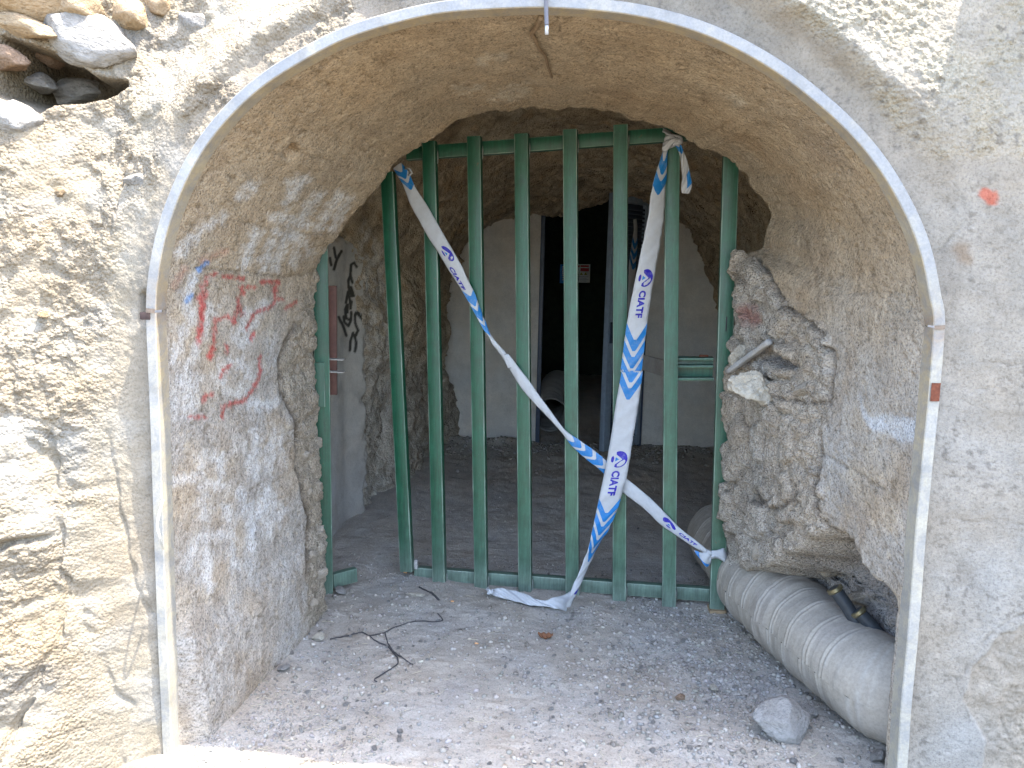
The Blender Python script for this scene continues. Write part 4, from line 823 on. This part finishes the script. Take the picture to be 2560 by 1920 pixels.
rowsM = [rw(z7(290, 1340), z7(270, 1300), .05), rw(z7(285, 1375), z7(230, 1305), .05), rw(z7(262, 1398), z7(180, 1290), .05)]
tM = Ribbon(rowsM, 40, 9, .005, .004); oM = tM.mesh('tail', oB); tM.chevrons(oM, 14, 1, 30, 7, 8); tM.patch(oM, 'emblem_corner', ([(22, -.6), (30, -.5), (34, .3), (27, .35)], [(0, 1, 2, 3)]), M['tapeink'])
# frayed loop at the upper end
V, F = tube([onG(z4(450, 420), .04), onG(z4(480, 425), .05), onG(z4(492, 450), .05), onG(z4(470, 465), .045)], .006, 6); mesh_obj('frayed_loop', V, F, M['tape'], oB)
# tape on the far door
qd = lambda p, o=0.0: onplane(p, hinge+dn*(.06+o), dn)
zd = lambda x, y: Z(1300, 480, 5.53, (x, y))[0]
rowsD = [(qd(zd(1565, 380)), qd(zd(1610, 370))), (qd(zd(1575, 500)), qd(zd(1625, 500))), (qd(zd(1560, 600)), qd(zd(1622, 620))), (qd(zd(1535, 780)), qd(zd(1620, 800))), (qd(zd(1515, 900)), qd(zd(1600, 1010))), (qd(zd(1500, 1200)), qd(zd(1590, 1250))), (qd(zd(1490, 1500)), qd(zd(1570, 1550))), (qd(Z(1500, 650, 5.53, (385, 800))[0]), qd(Z(1500, 650, 5.53, (450, 800))[0]))]
tD = Ribbon(rowsD, 120, 7, .004, .001); oD = tD.mesh('barrier_tape'); tag(oD, 'short blue and white tape tied to the far dark door', 'barrier tape'); tD.chevrons(oD, tD.s_of(zd(1590, 620)), 3, 22, 13, 14)
# ------------------------------------------------------------------ ribbed ventilation duct
def duct_mat():
    m, t, b = new_mat('dusty_duct'); co = t.nodes.new('ShaderNodeTexCoord').outputs['Object']
    at = t.nodes.new('ShaderNodeAttribute'); at.attribute_name = 'Col'; n1 = noise(t, 7, 8, .7, co); n2 = noise(t, 90, 5, .7, co)
    r1 = ramp(t, n1.outputs[0], [(.3, .8), (.7, 1.12)]); r2 = ramp(t, n2.outputs[0], [(.35, .85), (.6, 1.05)])
    c = mixn(t, 'MULTIPLY', 1.0, mixn(t, 'MULTIPLY', 1.0, at.outputs['Color'], r1.outputs[0]), r2.outputs[0])
    t.links.new(c, b.inputs['Base Color']); b.inputs['Roughness'].default_value = .75; b.inputs['Specular IOR Level'].default_value = .25
    bu = N(t, 'ShaderNodeBump'); bu.inputs['Strength'].default_value = .4; bu.inputs['Distance'].default_value = .003; t.links.new(n2.outputs[0], bu.inputs['Height']); t.links.new(bu.outputs[0], b.inputs['Normal']); return m
M['duct'] = duct_mat()
RD = .185; zc_ = .185
ax = [(1.03, 2.02), (1.04, 1.85), (1.07, 1.55)]+[tuple(onZ(p, zc_)[:2]) for p in ((1648, 1275), (1735, 1345), (1830, 1420), (1945, 1495))]
ax += [(ax[-1][0]+.35, ax[-1][1]-.10), (ax[-1][0]+.75, ax[-1][1]-.12)]
AX = np.array([(x, y, zc_+float(gz(x, y))-.01) for x, y in ax]); C = resample(catmull(AX, 600), 700)
T = np.gradient(C, axis=0); T /= np.linalg.norm(T, axis=1)[:, None]; Nn = np.cross(T, [0, 0, 1]); Nn /= np.linalg.norm(Nn, axis=1)[:, None]; Bn = np.cross(Nn, T)
sl = np.concatenate([[0], np.cumsum(np.linalg.norm(np.diff(C, axis=0), axis=1))]); ph = np.linspace(0, 2*math.pi, 73)
Sg2, Ph = np.meshgrid(sl, ph, indexing='ij'); q = (Sg2+.022*Ph/6.283)/.125; fr_ = q-np.floor(q)
rib = np.exp(-((fr_-.30)/.05)**2)+np.exp(-((fr_-.46)/.05)**2)-.6*np.exp(-((fr_-.38)/.04)**2)+.35*np.exp(-((fr_-.85)/.05)**2)
Gd = C[:, None]+RD*(np.cos(Ph)[..., None]*Nn[:, None]+np.sin(Ph)[..., None]*Bn[:, None])
rr = .0036*rib*(.5+.5*sst(-.3, .2, fbm(Gd, 4, 2, off=171)))+.014*fbm(Gd, 3.2, 3, off=172)-.008*np.abs(fbm(Gd, 8, 3, off=173))
wr_ = sst(.09, .03, np.abs(Sg2-sl[np.argmin(np.linalg.norm(C-onZ((1720, 1330), zc_), axis=1))])); rr += wr_*(.006*fbm(Gd*np.array([1, 1, 3]), 14, 3, off=175)+.006)
Gd = Gd+rr[..., None]*(np.cos(Ph)[..., None]*Nn[:, None]+np.sin(Ph)[..., None]*Bn[:, None]); Gd[..., 2] = np.maximum(Gd[..., 2], -.02)
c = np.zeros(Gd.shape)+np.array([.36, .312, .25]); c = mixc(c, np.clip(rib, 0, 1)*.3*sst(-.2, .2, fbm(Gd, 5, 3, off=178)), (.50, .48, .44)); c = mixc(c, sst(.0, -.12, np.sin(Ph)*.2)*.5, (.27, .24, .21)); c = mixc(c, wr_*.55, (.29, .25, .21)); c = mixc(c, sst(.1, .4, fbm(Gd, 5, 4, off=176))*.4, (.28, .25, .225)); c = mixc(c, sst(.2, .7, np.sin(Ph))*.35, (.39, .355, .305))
duct = grid_obj('ventilation_duct', Gd, M['duct'], color=c); tag(duct, 'fat dusty ribbed ventilation duct lying along the right wall', 'duct')
# slack fabric duct inside the passage
pth = catmull([(.02, 6.6, .40), (-.03, 5.9, .38), (-.05, 5.3, .34), (-.02, 4.95, .33)], 40); V, F = tube(pth, .16+.012*np.sin(np.arange(40)*1.3), 20, caps=False)
fab = mesh_obj('fabric_duct', V, F, M['duct'], color=np.zeros((len(V), 3))+np.array([.34, .33, .31])); tag(fab, 'slack pale fabric duct lying in the dark passage', 'duct')
# hose coupling tucked behind the duct
brass = plain('dull_brass', (.22, .19, .11), .4, .7, .5, .2, 60); rub = plain('black_rubber', (.035, .04, .045), .5, 0, .4, .3, 50)
def coupling(p_top, p_bot, y, lab):
    a, b = onY(p_top, y), onY(p_bot, y-.04); e = empty('hose_coupling', tuple(b)); tag(e, lab, 'hose coupling')
    V, F = tube(catmull([a, (a+b)/2+[.004, 0, 0], b], 14), .026, 14); adopt(mesh_obj('hose', V, F, rub), e)
    d = (a-b)/np.linalg.norm(a-b); V, F = tube([a-d*.004, a, a+d*.002, a+d*.014, a+d*.016], [.026, .030, .032, .032, .028], 24); adopt(flat_shade(mesh_obj('brass_ring', V, F, brass)), e)
    V, F = tube([a+d*.013, a+d*.0165], [.022, .022], 20); adopt(flat_shade(mesh_obj('bore', V, F, rub)), e)
coupling((1806, 1277), (1850, 1345), .62, 'upright black hose end with brass ring behind the duct'); coupling((1858, 1325), (1905, 1380), .56, 'lower black hose end with brass ring behind the duct')
# ------------------------------------------------------------------ stones
def stone_mesh(name, seed, sub=3, flat=.75, facet=7, rough=.12):
    bm = bmesh.new(); bmesh.ops.create_icosphere(bm, subdivisions=sub, radius=1); V = np.array([v.co[:] for v in bm.verts]); bm.verts.index_update()
    F = np.array([[v.index for v in f.verts] for f in bm.faces]); bm.free(); r = np.random.default_rng(seed)
    d = r.normal(size=(facet, 3)); d /= np.linalg.norm(d, axis=1)[:, None]
    for k in range(facet):
        h = r.uniform(.55, .85); over = V@d[k]-h; V = V-np.clip(over, 0, None)[:, None]*d[k]*.92
    V = V*(1+rough*fbm(V, 1.6, 5, .6, seed*3.1))[:, None]; V = V*np.array([1, r.uniform(.7, 1), flat])
    V /= np.abs(V).max(); me = bpy.data.meshes.new(name); me.from_pydata([tuple(a) for a in V], [], [tuple(f) for f in F]); me.polygons.foreach_set('use_smooth', np.ones(len(F), bool)); return me
def put_stone(name, me, mat, loc, size, rot, parent=None):
    o = bpy.data.objects.new(name, me if mat is None else me.copy()); COL.objects.link(o)
    if mat: o.data.materials.clear(); o.data.materials.append(mat)
    o.location = loc; o.scale = size; o.rotation_euler = rot
    if parent: o.parent = parent
    return o
smesh = [stone_mesh('stone_%d' % k, 20+k, 4, .85, 13, .22) for k in range(5)]
M['stone_rubble'] = rock_mat('rubble_stone', (.33, .285, .225), bump=((60, .9, .012), (200, .9, .006)), var=.25, speck=.3, scale=.06)
M['stone_mortar'] = rock_mat('mortar_lump', (.25, .232, .205), bump=((60, .9, .012), (200, .9, .006)), var=.25, speck=.25, scale=.06)
vault_pts = GG[:, :NV].reshape(-1, 3); vault_px = proj(vault_pts); wall_px = proj(wall_pts)
def seat(px_, pts, pxs, inset):
    k = np.argmin(np.hypot(pxs[:, 0]-px_[0], pxs[:, 1]-px_[1])); d = pts[k]-CAMP; return pts[k]+d/np.linalg.norm(d)*inset
lump_ = [stone_mesh('lump_%d' % k, 60+k, 5, .9, 9, .5) for k in range(3)]
def big_stone(name, k, mat, px_, y, sz, rot, parent=None, lump=False): return put_stone(name, (lump_[k % 3] if lump else smesh[k]), mat, tuple(onY(px_, y)), sz, rot, parent)
# embedded in the wall, top left
for k, px_, ins, sz, rot, mt in ((0, (60, 8), .01, (.16, .12, .10), (.2, .1, .3), 'stone_tan'), (1, (165, 18), .0, (.10, .09, .085), (.1, .5, .2), 'stone_tan'), (2, (285, 38), .0, (.066, .07, .075), (.4, .2, .9), 'stone_tan'), (3, (338, 10), .01, (.06, .06, .06), (.2, .9, .3), 'stone_tan'),
                                 (4, (175, 85), .02, (.20, .10, .10), (.2, .35, .1), 'stone_mortar'), (3, (45, 62), .0, (.15, .09, .05), (.1, .25, .1), 'stone_tan'), (1, (170, 205), .02, (.15, .09, .07), (.1, -.1, .5), 'stone_mortar'), (2, (75, 180), .0, (.07, .06, .045), (.3, .1, .2), 'stone_mortar'), (3, (15, 130), -.03, (.09, .07, .05), (0, .3, .2), 'stone_brown'), (0, (110, 130), -.02, (.05, .05, .03), (.5, .3, 1.2), 'stone_brown'),
                                 (4, (25, 255), .02, (.10, .07, .06), (0, .2, .4), 'stone_mortar'), (0, (420, 62), .03, (.07, .05, .06), (.3, .8, .1), 'stone_mortar'), (1, (128, 420), .0, (.02, .02, .022), (.3, .2, 0), 'stone_tan'), (2, (95, 680), .0, (.018, .02, .012), (.3, .2, 0), 'stone_tan'), (3, (300, 395), .02, (.05, .03, .04), (.5, .2, .4), 'stone_mortar')):
    put_stone('stone', smesh[k], M[mt], tuple(seat(px_, wall_pts, wall_px, ins)), sz, rot, portal_wall)
# lodged in the broken vault edge, right and left
put_stone('pale_stone', lump_[0], M['stone_pale'], tuple(seat((1630, 836), vault_pts, vault_px, -.07)), (.125, .085, .105), (.1, .3, .2), vault); put_stone('pale_stone', smesh[1], M['stone_pale'], tuple(seat((1600, 768), vault_pts, vault_px, -.03)), (.07, .05, .068), (.3, .1, .7), vault)
V, F = bar_mesh(seat((1574, 803), vault_pts, vault_px, -.14), seat((1662, 738), vault_pts, vault_px, -.05), .024, .03, (0, 0, 1), .006); V = np.array(V); V += (.006*fbm(V, 30, 3, off=7))[:, None]*np.array([.3, 1, 1]); mesh_obj('concrete_splinter', V, F, M['plaster_plain'], vault)
for k, px_, sz in ((0, (648, 920), (.03, .03, .034)), (1, (638, 800), (.028, .03, .03)), (2, (668, 790), (.034, .03, .034)), (3, (675, 860), (.036, .035, .036)), (4, (655, 985), (.034, .03, .038)), (0, (682, 960), (.032, .03, .035)), (1, (686, 1050), (.03, .03, .04)), (2, (665, 1060), (.034, .03, .034)), (3, (685, 1150), (.034, .03, .055)), (4, (672, 1200), (.034, .03, .04)), (0, (688, 1240), (.034, .03, .05)), (1, (670, 1300), (.045, .04, .055)), (2, (628, 745), (.024, .02, .026)), (3, (1740, 1235), (.07, .05, .05)), (4, (1800, 1220), (.06, .05, .055)), (0, (1690, 1225), (.07, .05, .045)), (1, (1860, 1290), (.06, .05, .06)), (2, (1640, 1190), (.05, .04, .04)), (3, (1900, 1330), (.05, .05, .06)), (4, (1680, 1080), (.06, .035, .05)), (0, (1740, 840), (.06, .03, .035)), (1, (1690, 980), (.05, .03, .04))):
    put_stone('stone', smesh[k], M['stone_rubble'], tuple(seat(px_, vault_pts, vault_px, .8*min(sz))), sz, (k, px_[1] % 3, .5), vault)
# loose on the floor
def floor_stone(nm, k, mat, px_, sz, rot, lab, cat='rock', grp=None, sink=.25, lump=False):
    p = onZ(px_, float(gz(0, onZ(px_, 0)[1]))); z = ground_z(p[0], p[1]); o = put_stone(nm, (lump_[k % 3] if lump else smesh[k]), mat, (p[0], p[1], z+sz[2]*(1-sink)), sz, rot); tag(o, lab, cat, grp); return o
floor_stone('rock', 4, M['stone'], (1690, 1592), (.115, .095, .088), (.1, .2, .5), 'largest grey rock on the floor in front of the duct', sink=.35)
floor_stone('rock', 1, M['stone_pale'], (690, 1385), (.032, .03, .026), (.3, 0, .4), 'pale round rock at the end of the dark twigs', sink=.3)
floor_stone('rock', 2, M['stone'], (735, 1288), (.034, .03, .028), (.1, .3, .1), 'grey rock at the foot of the left gate post')
floor_stone('rock', 3, M['stone'], (1745, 1555), (.045, .04, .03), (.1, .3, .8), 'dark angular rock between the largest rock and the duct')
floor_stone('rock', 0, M['stone'], (613, 1455), (.03, .026, .018), (.1, .2, .8), 'grey rock by the foot of the left wall')
floor_stone('rock', 1, M['stone_brown'], (1470, 1512), (.024, .022, .018), (.1, .2, .3), 'small brown stone with a reddish chip, left of the largest rock')
floor_stone('rock', 2, M['stone_pale'], (1542, 1490), (.022, .02, .018), (.1, .2, .8), 'pale stone near the left end of the duct')
floor_stone('rock', 0, M['stone'], (1895, 1650), (.034, .03, .025), (.1, .2, .8), 'brownish rock in the bottom right corner beside the edging')
floor_stone('rock', 3, M['stone'], (1600, 1345), (.07, .05, .05), (.1, .2, .2), 'grey rock wedged under the duct by the right gate post', sink=.3)
floor_stone('rock', 1, M['stone_pale'], (900, 1293), (.055, .02, .014), (0, .1, .1), 'flat pale stone half buried in dust before the gate')
smp = []
for k in range(6):
    me = stone_mesh('pebble_%d' % k, 90+k, 2, .62, 5, .15); me.materials.append(M['stone' if k % 3 else 'stone_pale']); smp.append(me)
for i in range(230):
    r_ = random.random()
    if r_ < .45: x, y = random.uniform(.0, 1.15), random.uniform(.05, 1.35)
    elif r_ < .7: x, y = random.uniform(-1.08, -.4), random.uniform(.03, 1.0)
    else: x, y = random.uniform(-1.0, 1.0), random.uniform(.02, 3.0)
    s_ = random.choice((.006, .007, .008, .009, .011, .014))*random.uniform(.8, 1.2)
    o = bpy.data.objects.new('small_stone', smp[i % 6]); COL.objects.link(o); o.location = (x, y, ground_z(x, y)+s_*.3); o.scale = (s_, s_*random.uniform(.7, 1), s_); o.rotation_euler = (random.uniform(-.4, .4), random.uniform(-.4, .4), random.uniform(0, 6))
    tag(o, 'small loose grey stone lying on the dusty tunnel floor', 'stone', 'loose stones on the tunnel floor')
# gravel
gx_ = np.concatenate([rng.uniform(-1.15, 1.25, 14000), rng.normal(.75, .35, 9000), rng.normal(-.85, .2, 4000), rng.uniform(-1.1, 1.2, 1500)])
gy_ = np.concatenate([rng.uniform(-.3, 1.9, 14000), rng.normal(.8, .45, 9000), rng.normal(.2, .25, 4000), rng.uniform(1.5, 4.4, 1500)])
dens = fbm(np.stack([gx_, gy_, 0*gx_], 1), 4, 3, off=181); kp = (dens > rng.uniform(-.5, .35, len(gx_))) & (gx_ > -1.3) & (gx_ < 1.35) & (gy_ > -.4); gx_, gy_ = gx_[kp], gy_[kp]
n0 = len(gx_); gx_ = np.concatenate([gx_, rng.normal(.72, .28, 1500), rng.uniform(-1.05, 1.1, 1100), rng.uniform(-.9, 1.4, 700)]); gy_ = np.concatenate([gy_, rng.normal(.75, .4, 1500), rng.uniform(.0, 1.4, 1100), 4.58-np.abs(rng.normal(0, .3, 700))])
bm = bmesh.new(); bmesh.ops.create_icosphere(bm, subdivisions=1, radius=1); IV = np.array([v_.co[:] for v_ in bm.verts]); bm.verts.index_update(); IF = np.array([[v_.index for v_ in f.verts] for f in bm.faces]); bm.free()
n = len(gx_); sz = rng.gamma(1.8, .0014, n)+.0012; sz = np.minimum(sz, .0085); sz[n0:] = rng.gamma(3, .0017, n-n0)+.003; sz = np.minimum(sz, .014); sz[-700:] *= 1.6
ang = rng.uniform(0, 6.28, n); W = IV[None]*(1+.28*rng.normal(size=(n, len(IV), 1)).clip(-1.2, 1.2)); W = W*np.stack([np.ones(n), rng.uniform(.6, 1, n), rng.uniform(.45, .8, n)], 1)[:, None]*sz[:, None, None]
W = np.stack([W[..., 0]*np.cos(ang)[:, None]-W[..., 1]*np.sin(ang)[:, None], W[..., 0]*np.sin(ang)[:, None]+W[..., 1]*np.cos(ang)[:, None], W[..., 2]], -1)
W += np.stack([gx_, gy_, ground_z(gx_, gy_)+sz*.25], 1)[:, None]
gc = np.array([.35, .325, .29])*(rng.uniform(.6, 1.12, (n, 1)))*np.stack([rng.uniform(.97, 1.06, n), np.ones(n), rng.uniform(.92, 1.03, n)], 1)
gv = mesh_obj('gravel', W.reshape(-1, 3), (IF[None]+np.arange(n)[:, None, None]*len(IV)).reshape(-1, 3), M['gravel'], None, False, np.repeat(gc[:, None], len(IV), 1).reshape(-1, 3)); kind(gv, 'stuff', 'fine grey gravel strewn over the tunnel floor')
# ------------------------------------------------------------------ twigs, straw, litter
M['twig'] = plain('dark_twig', (.06, .055, .055), .8, 0, .2, .3, 80); M['strawm'] = plain('dry_straw', (.48, .42, .30), .8, 0, .2, .25, 60); M['root'] = plain('dry_root', (.20, .145, .095), .85, 0, .2, .3, 60); M['filter'] = plain('orange_filter', (.62, .33, .15), .7, 0, .2, .1, 60); M['leafm'] = plain('dry_leaf', (.22, .10, .05), .8, 0, .2, .35, 50)
zs = lambda *p: Z(700, 1400, 3.16, *p)
def ground_path(pts, lift):
    P = []
    for p in pts:
        q = onZ(p, 0.0); P.append((q[0], q[1], 0))
    C_ = catmull(P, 8*len(P)); C_[:, 2] = ground_z(C_[:, 0], C_[:, 1])+lift; return C_
def twig(pp, r, lab=None, par=None, nm='twig'):
    V, F = tube(ground_path(pp, .0055), r, 6); o = mesh_obj(nm, V, F, M['twig'], par)
    if lab: tag(o, lab, 'twig')
    return o
tw = twig(zs((395, 632), (500, 605), (640, 592), (700, 620), (770, 660), (850, 690), (900, 750), (928, 790), (925, 840), (850, 890), (750, 950), (765, 970)), .0028, 'long dark bent twig lying on the dust left of centre')
twig(zs((700, 620), (760, 608), (830, 595), (900, 555), (1000, 515), (1120, 495), (1280, 487), (1245, 430)), .0026, None, tw, 'side_shoot'); twig(zs((830, 595), (850, 660), (890, 720), (940, 770), (1050, 832)), .0026, None, tw, 'side_shoot')
zr = lambda *p: Z(1100, 0, 2.4578, *p)
pv = [onY(p, y) for p, y in zip(zr((630, 82), (600, 145), (570, 185), (575, 215), (605, 250), (620, 290), (650, 330), (665, 390), (690, 465)), np.linspace(.06, .50, 9))]
# hang the root just under the vault surface
pv = []
for p, t in zip(zr((630, 82), (600, 145), (570, 185), (575, 215), (605, 250), (620, 290), (650, 330), (665, 390), (690, 465)), np.linspace(0, 1, 9)):
    k = np.argmin(np.hypot(px[..., 0]-p[0], px[..., 1]-p[1])); q = GV_ = None; pv.append(GG[:, :NV].reshape(-1, 3)[k]-np.array([0, .006, .012]))
V, F = tube(catmull(pv, 60), np.linspace(.008, .0045, 60), 8); rt_ = mesh_obj('root', V, F, M['root']); tag(rt_, 'crooked brown root hanging from the vault crown', 'root')
cab = empty('electric_cable', tuple(onY((1181, 70), -.03))); tag(cab, 'grey cable end with white tip dangling over the arch crown', 'cable')
V, F = tube(catmull([onY((1179, -160), -.05), onY((1179, -40), -.045), onY((1180, 20), -.035), onY((1181, 55), -.03)], 20), .0065, 10); adopt(mesh_obj('sheath', V, F, plain('grey_sheath', (.13, .13, .15), .5)), cab)
V, F = tube([onY((1181, 54), -.03), onY((1181, 75), -.028)], .0055, 10); adopt(mesh_obj('white_tip', V, F, M['tape']), cab)
# wire hook beside the left jamb
V, F = tube(catmull([onY((352, 1080), -.02), onY((340, 1130), -.06), onY((345, 1160), -.07), onY((352, 1185), -.03)], 20), .004, 6); wh = mesh_obj('wire_hook', V, F, M['trim'], color=np.zeros((len(V), 3))+np.array([.6, .58, .5])); tag(wh, 'short bent wire sticking out beside the left jamb strip', 'wire')
def butt(p, ang, lab, L=.016):
    q = onZ(p, 0.0); z = ground_z(q[0], q[1])+.004; d = np.array([math.cos(ang), math.sin(ang), 0])*L/2; V, F = tube([q*[1, 1, 0]+[0, 0, z]-d, q*[1, 1, 0]+[0, 0, z]+d], .0036, 10); o = mesh_obj('cigarette_butt', V, F, M['filter']); tag(o, lab, 'cigarette butt')
butt(zs((1362, 345))[0], .05, 'orange cigarette butt in front of the gate bottom rail'); butt(zs((1553, 660))[0], -.1, 'orange cigarette butt left of the curled brown leaf')
butt(zs((990, 125))[0], -.35, 'pale cigarette butt beside the left end of the gate rail', .02)
# curled dry leaf
lp_ = onZ((1178, 1378), 0); a_, b_ = np.meshgrid(np.linspace(-1, 1, 15), np.linspace(-1, 1, 9), indexing='ij'); w_ = np.sqrt(np.clip(1-a_**2*.95, 0, 1))
LG = np.stack([lp_[0]+.034*a_, lp_[1]+.022*b_*w_, ground_z(lp_[0], lp_[1])+.003+.022*np.abs(a_)**2.2+.016*(b_*w_)**2+.004*np.sin(a_*9+b_*4)], -1)
lf = grid_obj('dry_leaf', LG, M['leafm']); tag(lf, 'curled brown dry leaf on the floor before the gate', 'leaf'); lf.modifiers.new('t', 'SOLIDIFY').thickness = .0012
lp_ = onZ((1150, 1312), 0); LG = np.stack([lp_[0]+.04*a_, lp_[1]+.014*b_*w_, ground_z(lp_[0], lp_[1])+.004+.012*np.abs(a_)**2+.006*(b_*w_)**2], -1); lf2 = grid_obj('dry_leaf', LG, M['twig']); tag(lf2, 'dark shrivelled leaf under the trailing tape end', 'leaf'); lf2.modifiers.new('t', 'SOLIDIFY').thickness = .0012
# dark plank sliver by the half-buried stone
V, F = tube(ground_path([(905, 1275), (930, 1285), (948, 1298)], .003), [.004]*12+[.006]*12, 6); sv = mesh_obj('wood_sliver', V, F, M['twig']); tag(sv, 'dark wood sliver stuck in the dust by the flat pale stone', 'wood')
# straw
SV, SF = [], []
for i in range(150):
    x, y = (random.uniform(-1.1, 1.1), random.uniform(-.1, 1.5)) if i % 3 else (random.uniform(-1.1, -.5), random.uniform(-.05, .5)); L = random.uniform(.015, .06); a = random.uniform(0, 3.14); k = random.uniform(-.4, .4)
    pts = [(x+math.cos(a+k*t)*L*t, y+math.sin(a+k*t)*L*t) for t in (-.5, -.2, .15, .5)]
    V, F = tube(catmull([(p, q, ground_z(p, q)+.005) for p, q in pts], 8), random.uniform(.0006, .0012), 4); b0 = sum(len(v_) for v_ in SV); SV.append(V); SF += [tuple(j+b0 for j in f) for f in F]
kind(mesh_obj('straw', np.concatenate(SV), SF, M['strawm']), 'stuff', 'bits of dry straw scattered over the floor')
